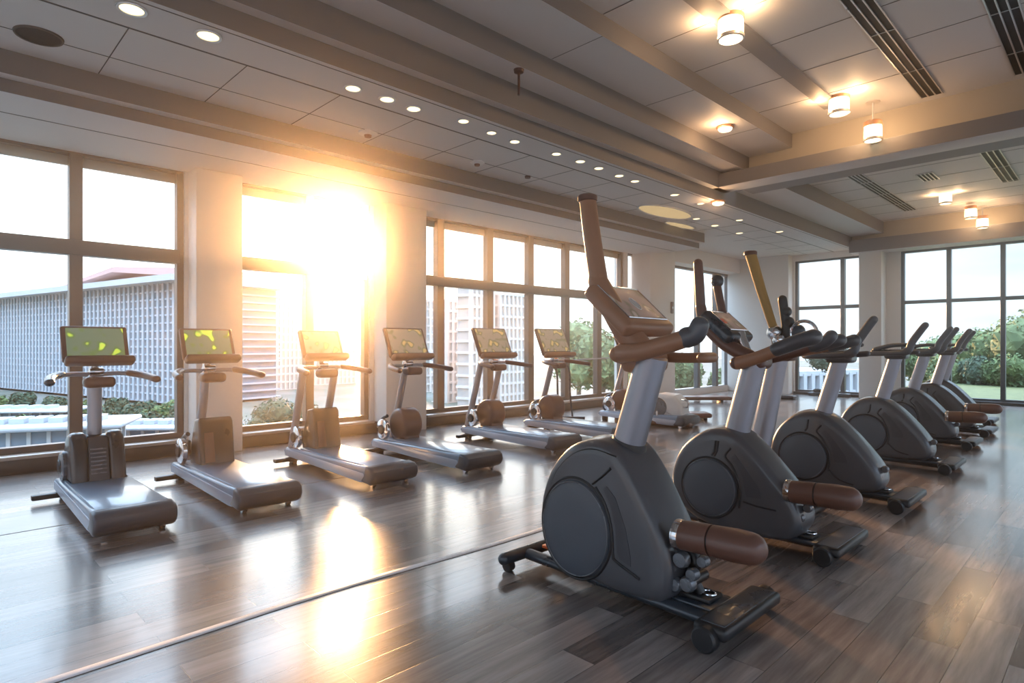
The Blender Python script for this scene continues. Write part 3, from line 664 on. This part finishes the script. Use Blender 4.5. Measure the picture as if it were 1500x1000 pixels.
        if var == 'A': MB().lathe([(.001, .02), (.046, .02), (.056, .012), (.056, -.012), (.046, -.02), (.001, -.02)], (-.217, -.07, 2.18)).build('mast_cap', M_brown, ms)
        MB().tube(cr_path(path2, 6), [mr*1.05, mr*1.45], 24, round_end=True, flat=1.0).build('mast_arm', m_ if var == 'A' else M_brown, t)
        Mx = Matrix.Translation((-.0 if var == 'A' else -.10, cy, 1.56 if var == 'A' else 1.50)) @ Matrix.Rotation(math.radians(-48), 4, 'Y')
        w, h = (.23, .185) if var == 'A' else (.18, .15)
        c = MB().box((-.075, -w, -h), (.018, w, h), .035, Mx, 4).build('console', m_ if var == 'A' else M_rail, t)
        MB().box((.010, -w+.05, -h+.07), (.023, w-.05, h-.04), .008, Mx, 2).build('screen', M_scr3, c)
        MB().tube([Mx @ V(.02, a_, b_) for a_, b_ in [(-w+.045, -h+.065), (-w+.045, h-.035), (w-.045, h-.035), (w-.045, -h+.065)]], .005, 6, closed=True).build('screen_trim', M_chrome, c)
        lg = MB()
        if var == 'A':
            lg.tube([Mx @ V(.025, .05*math.cos(q)*.55, .05*math.sin(q)) for q in [2*PI*k/20 for k in range(20)]], .0025, 6, closed=True)
            lg.tube([Mx @ V(.025, -.008, -.035), Mx @ V(.025, -.008, .035)], .0025, 6); lg.tube([Mx @ V(.025, .009, -.035), Mx @ V(.025, .009, .035)], .0025, 6)
            lg.build('dial_mark', M_white, c)
        else:
            lg.box((.022, -w+.05, -.02), (.026, -w+.10, .03), 0, Mx).build('red_badge', mat('red_badge', (.6, .03, .03), .4, var=.05), c) if False else lg.box((.022, -w+.05, -.02), (.026, -w+.10, .03), 0, Mx).build('badge', mat('red_badge', (.6, .03, .03), .4, var=.05), c)
        MB().box((-.01, -.07, hb-.10), (.20, .13, hb+.02), .045, None, 4).build('yoke', m_ if var == 'A' else M_brown, t)
        MB().tube(cr_path([(.03, .05, hb+.02), (.0, .05, hb+.10), (-.02, .05, hb+.16)], 4), .04, 14).build('console_neck', M_chrome, t)
        # near handle with blunt upturned end, far handle lower
        if var == 'A':
            n1 = MB().tube(cr_path([(.05, -.12, 1.305), (.18, -.15, 1.315), (.34, -.16, 1.35), (.46, -.16, 1.385)], 6), [.050, .043], 24, round_end=True).build('handlebar', M_tanp, t)
            MB().tube(cr_path([(.455, -.16, 1.385), (.50, -.16, 1.40), (.525, -.16, 1.445)], 5), [.044, .038], 22, round_end=True, flat=1.15).build('grip_end', M_body, n1)
            MB().tube(cr_path([(.10, .16, 1.285), (.25, .17, 1.28), (.42, .15, 1.285), (.43, .05, 1.285)], 6), [.036, .033], 20, round_end=True, flat=.8).build('handlebar', M_tanp, t)
            MB().tube(cr_path([(.02, .30, 1.29), (.02, 0, 1.28), (.03, -.13, 1.30)], 6), .042, 20, round_end=True).build('cross_handle', M_tanp, t)
        else:
            n1 = MB().tube(cr_path([(.06, -.14, 1.225), (.20, -.15, 1.265), (.36, -.16, 1.33)], 6), [.045, .040], 24, round_end=True).build('handlebar', M_tanp, t)
            MB().tube(cr_path([(.33, -.16, 1.32), (.46, -.16, 1.37), (.56, -.16, 1.40)], 5), [.046, .050], 22, round_end=True).build('grip', M_body, n1)
            n2 = MB().tube(cr_path([(.05, .20, 1.23), (.25, .22, 1.28), (.42, .22, 1.34)], 6), .035, 20, round_end=True).build('handlebar', M_brown, t)
            MB().tube(cr_path([(.42, .22, 1.34), (.50, .22, 1.37), (.54, .22, 1.41)], 5), .040, 20, round_end=True).build('grip', M_body, n2)
            MB().tube([(.05, -.14, 1.225), (.05, .2, 1.23)], .045, 20, round_end=True).build('cross_handle', M_brown, t)
            u = MB().tube(cr_path([(-.18, .14, 1.55), (-.21, .14, 1.68), (-.23, .14, 1.78)], 5), .030, 18, round_end=True).build('upper_handle', M_brown, t)
            MB().ball((-.23, .14, 1.83), .048, (1, .9, 1.1)).build('knob', M_rail, u)
    else:
        MB().box((.02, -.10, 1.19), (.24, .10, 1.28), .035, None, 4).build('yoke', M_body, t)
        MB().tube(cr_path([(.28, -.20, 1.27), (.10, -.22, 1.255), (-.10, -.16, 1.25), (-.16, 0, 1.25), (-.10, .16, 1.25), (.10, .22, 1.255), (.28, .20, 1.27)], 5), .030, 16, round_end=True, flat=.9).build('handlebar', M_body, t)
        MB().box((-.10, -.13, 1.255), (.20, .13, 1.30), .02, Matrix.Translation((0, 0, .0)), 3).build('console', M_rail, t)
        MB().tube(cr_path([(-.05, -.1, 1.30), (.10, -.06, 1.345), (.30, -.05, 1.35)], 5), [.04, .028], 14, round_end=True, flat=.7).build('arm_rest', M_body, t)
        for sg in {'both': (-1, 1), 'near': (-1,), 'none': ()}[grip]:
            MB().tube(cr_path([(.24, sg*.20, 1.265), (.29, sg*.20, 1.30), (.32, sg*.20, 1.38), (.41, sg*.20, 1.52), (.44, sg*.20, 1.56)], 5), [.040, .034], 16, round_end=True).build('grip', M_brown if False else M_body, t)
    return t
trainer('nearest grey cross trainer with tall tan mast and large console', -1.93, 2.78, 'A')
trainer('second cross trainer, brown pad and small grey console with red badge', -1.93, 4.15, 'B', foot_off=.10)
trainer('third grey cross trainer with light side disc, no brown pad and one raised grip', -1.92, 5.88, 'C', pad=False)
trainer('fourth cross trainer from the front, its brown-tinted disc without a pad', -1.95, 7.88, 'C', pad=False)
trainer('fifth cross trainer, first of the far pair with brown pads', -2.06, 9.85, 'C', grip='both')
trainer('sixth cross trainer, second of the far pair with brown pads', -2.08, 11.35, 'C')
trainer('farthest cross trainer at the end of the row by the lawn window', -2.25, 12.9, 'C', pad=False)

def pole_machine(x, y):
    t = thing('pole_trainer', 'slim machine with mustard pole and dark joints behind the second cross trainer', 'exercise machine', (x, y, 0))
    MB().prism(outline([(a*.62, b*.62+.03) for a, b in PROF_C]), -.10, .10, .04, 4).build('housing', M_body, t)
    MB().tube([(.0, 0, .40), (.17, 0, 1.26)], [.085, .078], 28).build('post', M_post, t)
    MB().tube([(-.40, 0, .05), (.42, 0, .05)], .045, 14, flat=.8).build('base_rail', M_rail, t)
    for sx in (-.42, .42): MB().tube([(sx, -.22, .04), (sx, .22, .04)], .038, 16, round_end=True).build('crossbar', M_black, t)
    MB().box((.08, -.09, 1.22), (.30, .09, 1.32), .035, None, 4).build('yoke', M_brown, t)
    ms = MB().tube([(-.06, 0, 2.11), (.03, 0, 1.80), (.13, 0, 1.49)], [.045, .033], 22).build('mast', M_mustard, t)
    MB().lathe([(.001, .018), (.048, .018), (.054, .01), (.054, -.012), (.044, -.018), (.001, -.018)], (-.063, 0, 2.12)).build('mast_cap', M_brown, ms)
    for (kx, ky, kz, kr, mm) in ((.14, 0, 1.45, .06, M_chrome), (.20, -.06, 1.39, .05, M_chrome), (.23, .04, 1.53, .05, M_black), (.30, .06, 1.46, .055, M_rail), (.22, .03, 1.62, .042, M_black), (.38, .05, 1.40, .05, M_rail)):
        MB().lathe([(.001, -kr), (kr*.7, -kr*.8), (kr, -kr*.3), (kr, kr*.3), (kr*.7, kr*.8), (.001, kr)], (kx, ky, kz), 'y', 18).build('joint', mm, t)
    MB().tube(cr_path([(.23, .03, 1.42), (.21, .03, 1.58), (.19, .03, 1.72)], 5), .036, 14, round_end=True).build('upper_handle', M_black, t)
    MB().tube([(.36+.10*math.cos(a), .02, 1.44+.10*math.sin(a)) for a in [2*PI*k/28 for k in range(28)]], .014, 8, closed=True).build('hoop', M_chrome, t)
    MB().tube([(.14, 0, 1.46), (.17, 0, 1.30)], .04, 14).build('mast_neck', M_rail, t)
    for sg in (-1, 1):
        h = MB().tube(cr_path([(.18, sg*.05, 1.27), (.34, sg*.16, 1.29), (.55, sg*.17, 1.34)], 5), .034, 16, round_end=True, flat=.8).build('handlebar', M_tanp, t)
        MB().tube([(.52, sg*.17, 1.335), (.68, sg*.17, 1.385)], [.042, .048], 16, round_end=True).build('grip', M_body, h)
    return t
pole_machine(-2.16, 5.0)
# ------------------------------------------------------------------ outside
def noise_mat(name, c1, c2, scale, rough=.8, stretch=(1, 1, 1)):
    m = bpy.data.materials.new(name); m.use_nodes = True; nt = m.node_tree; b = nt.nodes['Principled BSDF']
    tc = N(nt, 'ShaderNodeTexCoord'); mp = N(nt, 'ShaderNodeMapping'); mp.inputs['Scale'].default_value = stretch
    no = N(nt, 'ShaderNodeTexNoise'); no.inputs['Scale'].default_value = scale; no.inputs['Detail'].default_value = 5
    cr = N(nt, 'ShaderNodeValToRGB'); cr.color_ramp.elements[0].position = .35; cr.color_ramp.elements[1].position = .65
    cr.color_ramp.elements[0].color = (*c1, 1); cr.color_ramp.elements[1].color = (*c2, 1)
    nt.links.new(tc.outputs['Object'], mp.inputs[0]); nt.links.new(mp.outputs[0], no.inputs['Vector']); nt.links.new(no.outputs['Fac'], cr.inputs['Fac']); nt.links.new(cr.outputs['Color'], b.inputs['Base Color'])
    b.inputs['Roughness'].default_value = rough; return m
M_leafA = noise_mat('leaf_green', (.04, .075, .025), (.12, .17, .055), 2)
M_leafB = noise_mat('leaf_pale', (.08, .12, .05), (.18, .22, .09), 2)
M_leafC = noise_mat('leaf_dark', (.03, .055, .035), (.07, .11, .06), 2)
M_trunk = noise_mat('bark', (.10, .07, .05), (.2, .15, .1), 8, stretch=(1, 1, .2))
M_lawn = noise_mat('lawn_grass', (.055, .085, .03), (.10, .13, .05), 4)
M_ground = noise_mat('city_ground', (.07, .085, .06), (.15, .15, .14), .05)
M_conc = mat('pale_concrete', (.38, .40, .44), .6, var=.06, vscale=.3)
M_fac = mat('facade_glass', (.17, .22, .28), .25, var=.25, vscale=.25)
M_bw = mat('building_white', (.46, .46, .48), .6, var=.05, vscale=.3)
M_towg = mat('tower_glass', (.42, .38, .36), .3, var=.2, vscale=.3)
M_towc = mat('tower_concrete', (.60, .53, .49), .6, var=.08, vscale=.3)
M_roof = mat('roof_red', (.50, .30, .28), .6, var=.08, vscale=.3)
M_sea = mat('pale_roof', (.32, .33, .36), .5, var=.15, vscale=.4)

struct(MB().box((-900, -500, -16.5), (300, 700, -16)).build('city_ground', M_ground), 'distant green and grey ground far below', 'ground')
ter = struct(MB().box((-5.6, YB+.3, -.35), (30, 44, -.15)).build('terrace_lawn', M_lawn), 'green lawn outside the far windows', 'lawn')

def building(px0, d0, px1, d1, ztop, zbot, depth, label, floors, cols, mc, mg, name='office_block', cat='building', roof=None):
    A = FW*d0+RT*((px0-HX)/FPX*d0); B = FW*d1+RT*((px1-HX)/FPX*d1)
    u = (B-A); L = u.length; u.normalize(); n = Vector((-u.y, u.x, 0))
    if n.dot(A) < 0: n = -n
    t = thing(name, label, cat, (A.x, A.y, zbot), math.atan2(u.y, u.x))
    H = ztop-zbot; sgn = 1 if Vector((-u.y, u.x, 0)).dot(n) > 0 else -1
    MB().box((0, 0, 0), (L, sgn*depth, H)).build('wall', mg, t)
    g = MB(); e = .35*max(1, L/80)
    for k in range(floors+1):
        z = H*k/floors; g.box((-e, -sgn*e, z-H/floors*.11), (L+e, sgn*(depth+e), z+H/floors*.11))
    for k in range(cols+1):
        x = L*k/cols; w = L/cols*.20; g.box((x-w, -sgn*e*1.3, 0), (x+w, sgn*.5, H))
    g.build('facade_grid', mc, t, smooth=False)
    if roof:
        MB().box((-e*3, -sgn*e*5, H), (L+e*3, sgn*(depth+e), H+H*.05)).build('roof_slab', roof, t)
    return t
building(-120, 290, 268, 168, 1.35+17.5, -15, 30, 'long glass office block with gridded facade seen through the left window', 15, 84, M_conc, M_fac, roof=M_bw)
# tilted upper roof
A = at_d(62, 425, 235); B = at_d(300, 400, 175)
t = thing('roof_pavilion', 'sloping pale red roof rising above the long office block', 'building', (A.x, A.y, A.z-1.2), math.atan2((B-A).y, (B-A).x))
L = (B-A).to_2d().length; s = 1
pr = MB(); pr.prism([(0, 0), (L*.5, 6.3), (L*.52, 6.3), (L, 2.2), (L, -.5), (L*.5, 4.7), (3, -.3)], -0, 18).build('sloped_roof', M_roof, t)
MB().box((L*.2, 3, -4), (L*.95, 15, 2.0)).build('roof_wall', M_bw, t)
# low podium buildings
p = at_d(90, 640, 62)
def low(px, py, d, w, dp, h, rz, label, roofm=M_sea, wallm=M_bw):
    p = at_d(px, py, d); t = thing('low_building', label, 'building', (p.x, p.y, -16), rz); H = p.z+16
    MB().box((-w/2, -dp/2, 0), (w/2, dp/2, H-h*.3)).build('wall', M_fac, t)
    g = MB()
    n = int(w/1.4)
    for k in range(n+1): g.box((-w/2+w*k/n-.16, -dp/2-.2, H-6), (-w/2+w*k/n+.16, -dp/2+.1, H-h*.3))
    for k in range(int(dp/1.4)+1): g.box((w/2-.1, -dp/2+dp*k/int(dp/1.4)-.16, H-6), (w/2+.2, -dp/2+dp*k/int(dp/1.4)+.16, H-h*.3))
    g.build('pilasters', wallm, t, smooth=False)
    MB().box((-w/2-1.5, -dp/2-1.5, H-h*.3), (w/2+1.5, dp/2+1.5, H), .3).build('roof_slab', roofm, t)
    v = MB()
    for k in range(6): v.box((-w/2+1+k*w/7, -dp/4, H), (-w/2+2.2+k*w/7, dp/5, H+.5))
    v.build('roof_equipment', M_conc, t, smooth=False); return t
low(75, 617, 60, 11, 6, 1.6, TH+.35, 'low white colonnaded building with flat roof below the left window')
low(215, 620, 72, 11, 5, 1.2, TH+.1, 'low pale roof right of the colonnaded building')
low(25, 598, 95, 16, 5, 1.2, TH+.1, 'distant pale flat roof behind trees at far left', M_bw)
low(500, 620, 60, 9, 8, 2, TH-.1, 'low building with red roof seen under the sun', M_roof)
# towers
tw = [(352, 400, 260, 412, 'gridded apartment tower left in the two-bay window'), (404, 448, 230, 430, 'hazy tower right of the gridded apartment tower'), (462, 520, 260, 470, 'pale tower under the sun'),
      (622, 650, 220, 440, 'narrow tower at the left end of the long window'), (655, 690, 180, 440, 'warm-lit tower in the second bay of the long window'), (690, 722, 160, 415, 'banded tower in the second bay of the long window, right side'),
      (732, 768, 170, 430, 'pale tower in the third bay of the long window')]
for a, b, d, pt, lab in tw:
    zt = 1.35+(HY-pt)/FPX*d
    building(a, d, b, d*1.05, zt, -16, (b-a)/FPX*d*.8, lab, int((zt+16)/3), max(4, int((b-a)/6)), M_towc, M_towg, 'tower_block')
# trees: leafy crowns from small tilted leaf clumps over lobes
def crown_mesh(seed, r, n, leaf, lobes=9, flat=.8):
    rd = random.Random(seed); bm = bmesh.new(); cs = []
    for k in range(lobes):
        a = rd.uniform(0, 2*PI); q = r*rd.uniform(.15, .62); cs.append((Vector((q*math.cos(a), q*math.sin(a), r*rd.uniform(-.45, .55)*flat)), r*rd.uniform(.35, .55)))
    cs.append((Vector((0, 0, 0)), r*.6))
    for k in range(n):
        c, q = rd.choice(cs); d = Vector((rd.gauss(0, 1), rd.gauss(0, 1), rd.gauss(0, 1))).normalized()
        p = c+d*q*rd.uniform(.72, 1.08); nn = (d+Vector((rd.gauss(0, .5), rd.gauss(0, .5), rd.gauss(0, .5)))).normalized()
        a = nn.orthogonal().normalized(); b = nn.cross(a); an = rd.uniform(0, PI); a, b = a*math.cos(an)+b*math.sin(an), b*math.cos(an)-a*math.sin(an)
        s = leaf*rd.uniform(.6, 1.3)
        vs = [bm.verts.new(p+a*s*u+b*s*v*.55+nn*s*w) for u, v, w in ((-1, 0, 0), (0, -1, .2), (1, 0, 0), (0, 1, .2))]
        bm.faces.new(vs)
    # inner mass so the crown is not see-through
    for c, q in cs:
        t = bmesh.new(); bmesh.ops.create_icosphere(t, subdivisions=2, radius=q*.80)
        for v in t.verts: v.co = v.co*(1+rd.uniform(-.12, .12))+c
        me = bpy.data.meshes.new('t'); t.to_mesh(me); t.free(); bm.from_mesh(me); bpy.data.meshes.remove(me)
    return bm
def tree(x, y, z0, r, h, seed, m, label, leaf=.10, n=2600, group='trees outside the far windows', name='tree'):
    t = thing(name, label, 'tree', (x, y, z0), 0, group)
    mb = MB(); mb.bm.free(); mb.bm = crown_mesh(seed, r, n, leaf); 
    o = mb.build('foliage', m, t, smooth=False); o.location = (0, 0, h-r*.75)
    MB().tube(cr_path([(0, 0, 0), (.05*r, 0, h*.3), (0, .04*r, h-r*.7)], 4), [.09*r, .05*r], 8).build('trunk', M_trunk, t)
    return t
i = 0
for px, d, top, m, r in ((1210, 40, 545, M_leafC, 1.5), (1345, 27, 528, M_leafA, 1.3), (1375, 30, 512, M_leafB, 1.5), (1408, 27, 500, M_leafA, 1.6), (1428, 33, 488, M_leafB, 1.5), (1452, 26, 500, M_leafB, 1.5), (1482, 25, 470, M_leafA, 1.7), (1508, 23, 445, M_leafB, 1.9), (1560, 27, 430, M_leafA, 1.6), (1620, 24, 425, M_leafB, 1.3), (1395, 24, 538, M_leafB, 1.0), (1440, 23, 535, M_leafC, 1.0), (1478, 22, 530, M_leafA, 1.0)):
    p = at_d(px, top, d); i += 1
    where = {1: 'small dark tree behind the corner-side far window', 2: 'leftmost small bush behind the leftmost pane of the lawn window', 3: 'pale bushy tree right of the leftmost lawn bush', 4: 'green round tree in the second bay of the lawn window', 5: 'tall pale tree rising behind the round green tree', 6: 'pale tree left of the last mullion', 7: 'green tree right of the last mullion', 8: 'tallest pale tree at the right edge of the lawn window'}.get(i, 'green tree beyond the right edge of the lawn window' if i < 11 else {11: 'low pale shrub at the lawn edge, left one', 12: 'low dark shrub at the lawn edge, middle one', 13: 'low green shrub at the lawn edge, right one'}[i])
    z0 = -.2; h = max(p.z-z0, r*1.2)
    tree(p.x, p.y, z0, r, h, i, m, where, n=3400, leaf=.085)
# trees behind the long window and alcove
for k, (px, d, top, r, lab) in enumerate(((846, 70, 473, 4.6, 'hazy tree in the last bays of the long window'), (882, 52, 484, 3.4, 'hazy tree at the end of the long window'), (1003, 60, 520, 2.6, 'green tree behind the alcove window'), (1068, 60, 540, 2.2, 'green tree beside the corner column'), (385, 110, 590, 6, 'dark tree at the foot of the apartment tower'), (430, 100, 585, 5, 'dark rounded tree under the hazy tower'))):
    p = at_d(px, top, d); tree(p.x, p.y, -16, r, p.z+16, 40+k, M_leafC if k > 3 else M_leafB, lab, leaf=.30, n=2200, group=None)
# tree belt before the office block
rd = random.Random(3)
bel = []
for k in range(24):
    row = k//8; px = -60+ (k % 8)*46+row*16+rd.uniform(-4, 4); d = (112, 98, 84)[row]+rd.uniform(-1, 1)
    bel.append((px, d, (577, 585, 596)[row]+rd.uniform(-3, 4)))
LB = [at_d(a, b, c) for a, b, c in ((75, 617, 60), (215, 620, 72), (25, 598, 95), (500, 620, 60))]
bel = [q for q in bel if all((at_d(q[0], q[2], q[1])-b).to_2d().length > 10.5 for b in LB)]
for k, (px, d, py) in enumerate(bel):
    p = at_d(px, py, d); r = rd.uniform(2.3, 2.8)
    if k < 3:
        o = tree(p.x, p.y, -16, r, p.z+16, 60+k, (M_leafC, M_leafA, M_leafC)[k], 'dark green tree in the belt before the long office block', leaf=.35, n=2000, group='tree belt before the long office block'); protos = (protos+[o]) if k else [o]
    else:
        c = copy_tree(protos[k % 3]); c.location = (p.x, p.y, -16+rd.uniform(-.6, .6)+(p.z+16-(11))*.3); c.rotation_euler[2] = rd.uniform(0, 6)
# terrace fence / pale building beyond far-left window
building(1150, 60, 1262, 66, 1.35+(HY-548)/FPX*60, -8, 8, 'low pale building outside the corner-side far window', 3, 10, M_bw, M_fac, 'low_building')

# ------------------------------------------------------------------ sky, sun
w = bpy.data.worlds.new('world'); sc.world = w; w.use_nodes = True; nt = w.node_tree; nt.nodes.clear(); L_ = nt.links.new
out = N(nt, 'ShaderNodeOutputWorld'); bg = N(nt, 'ShaderNodeBackground'); tc = N(nt, 'ShaderNodeTexCoord')
nrm = N(nt, 'ShaderNodeVectorMath', operation='NORMALIZE'); L_(tc.outputs['Generated'], nrm.inputs[0])
sx = N(nt, 'ShaderNodeSeparateXYZ'); L_(nrm.outputs[0], sx.inputs[0])
cr = N(nt, 'ShaderNodeValToRGB'); L_(sx.outputs['Z'], cr.inputs['Fac'])
e = cr.color_ramp.elements; e[0].position = 0; e[0].color = (.66, .78, .86, 1); e[1].position = 1; e[1].color = (4.0, 5.2, 7.0, 1)
for p_, c_ in ((.12, (.55, .71, .84)), (.30, (.42, .60, .80)), (.45, (2.9, 3.9, 5.4))): q = e.new(p_); q.color = (*c_, 1)
# thin cloud
mp = N(nt, 'ShaderNodeMapping'); mp.inputs['Scale'].default_value = (3, 3, 16); L_(nrm.outputs[0], mp.inputs[0])
no = N(nt, 'ShaderNodeTexNoise'); no.inputs['Scale'].default_value = 1.2; no.inputs['Detail'].default_value = 5; L_(mp.outputs[0], no.inputs['Vector'])
cl = N(nt, 'ShaderNodeMapRange'); cl.inputs['From Min'].default_value = .42; cl.inputs['From Max'].default_value = .68; cl.inputs['To Max'].default_value = .8; L_(no.outputs['Fac'], cl.inputs['Value'])
mx = N(nt, 'ShaderNodeMixRGB'); mx.inputs['Color2'].default_value = (.82, .86, .92, 1); L_(cl.outputs[0], mx.inputs['Fac']); L_(cr.outputs['Color'], mx.inputs['Color1'])
dt = N(nt, 'ShaderNodeVectorMath', operation='DOT_PRODUCT'); L_(nrm.outputs[0], dt.inputs[0]); dt.inputs[1].default_value = SUN
mxd = N(nt, 'ShaderNodeMath', operation='MAXIMUM'); mxd.inputs[1].default_value = 0; L_(dt.outputs['Value'], mxd.inputs[0])
last = mx.outputs[0]
for pw, col, s in ((4, (.74, .90, 1.12), .8), (9, (1, .78, .58), .9), (40, (1, .68, .34), 2.2), (400, (1, .70, .30), 7)):
    pwn = N(nt, 'ShaderNodeMath', operation='POWER'); pwn.inputs[1].default_value = pw; L_(mxd.outputs[0], pwn.inputs[0])
    scn = N(nt, 'ShaderNodeVectorMath', operation='SCALE'); scn.inputs[0].default_value = tuple(c*s for c in col); L_(pwn.outputs[0], scn.inputs['Scale'])
    ad = N(nt, 'ShaderNodeVectorMath', operation='ADD'); L_(last, ad.inputs[0]); L_(scn.outputs[0], ad.inputs[1]); last = ad.outputs[0]
gt = N(nt, 'ShaderNodeMath', operation='GREATER_THAN'); gt.inputs[1].default_value = math.cos(math.radians(1.1)); L_(mxd.outputs[0], gt.inputs[0])
scn = N(nt, 'ShaderNodeVectorMath', operation='SCALE'); scn.inputs[0].default_value = (60, 50, 32); L_(gt.outputs[0], scn.inputs['Scale'])
ad = N(nt, 'ShaderNodeVectorMath', operation='ADD'); L_(last, ad.inputs[0]); L_(scn.outputs[0], ad.inputs[1])
L_(ad.outputs[0], bg.inputs['Color']); bg.inputs['Strength'].default_value = 1.0; L_(bg.outputs[0], out.inputs['Surface'])
sd = bpy.data.lights.new('sun', 'SUN'); sd.energy = 9; sd.color = (1, .47, .18); sd.angle = math.radians(5)
so = bpy.data.objects.new('sun', sd); COL.objects.link(so); so.rotation_euler = (-SUN).to_track_quat('-Z', 'Y').to_euler(); so.location = (-20, 14, 8)

# added scattering volume, stands in for bloom around the sun
HAZE = 0.0115
if HAZE:
    m = bpy.data.materials.new('bloom_haze'); m.use_nodes = True; nt = m.node_tree; nt.nodes.clear()
    o = N(nt, 'ShaderNodeOutputMaterial'); v = N(nt, 'ShaderNodeVolumeScatter'); v.inputs['Density'].default_value = HAZE; v.inputs['Anisotropy'].default_value = .945; v.inputs['Color'].default_value = (1, .9, .8, 1)
    nt.links.new(v.outputs[0], o.inputs['Volume'])
    hz = MB().box((-7.69, YF+.01, .001), (XR-.01, 16.8, 3.49)).build('haze', m, smooth=False); struct(hz, 'thin haze added to give the sun its bloom', 'haze'); hz['kind'] = 'stuff'

# ------------------------------------------------------------------ render look
vs = sc.view_settings; vs.view_transform = 'Standard'; vs.look = 'None'; vs.gamma = 1; vs.exposure = 0.65; vs.use_curve_mapping = False
cy = sc.cycles
cy.use_denoising = True; cy.max_bounces = 10; cy.diffuse_bounces = 5; cy.glossy_bounces = 4; cy.transparent_max_bounces = 12; cy.volume_bounces = 0
cy.sample_clamp_indirect = 6; cy.caustics_reflective = False; cy.caustics_refractive = False
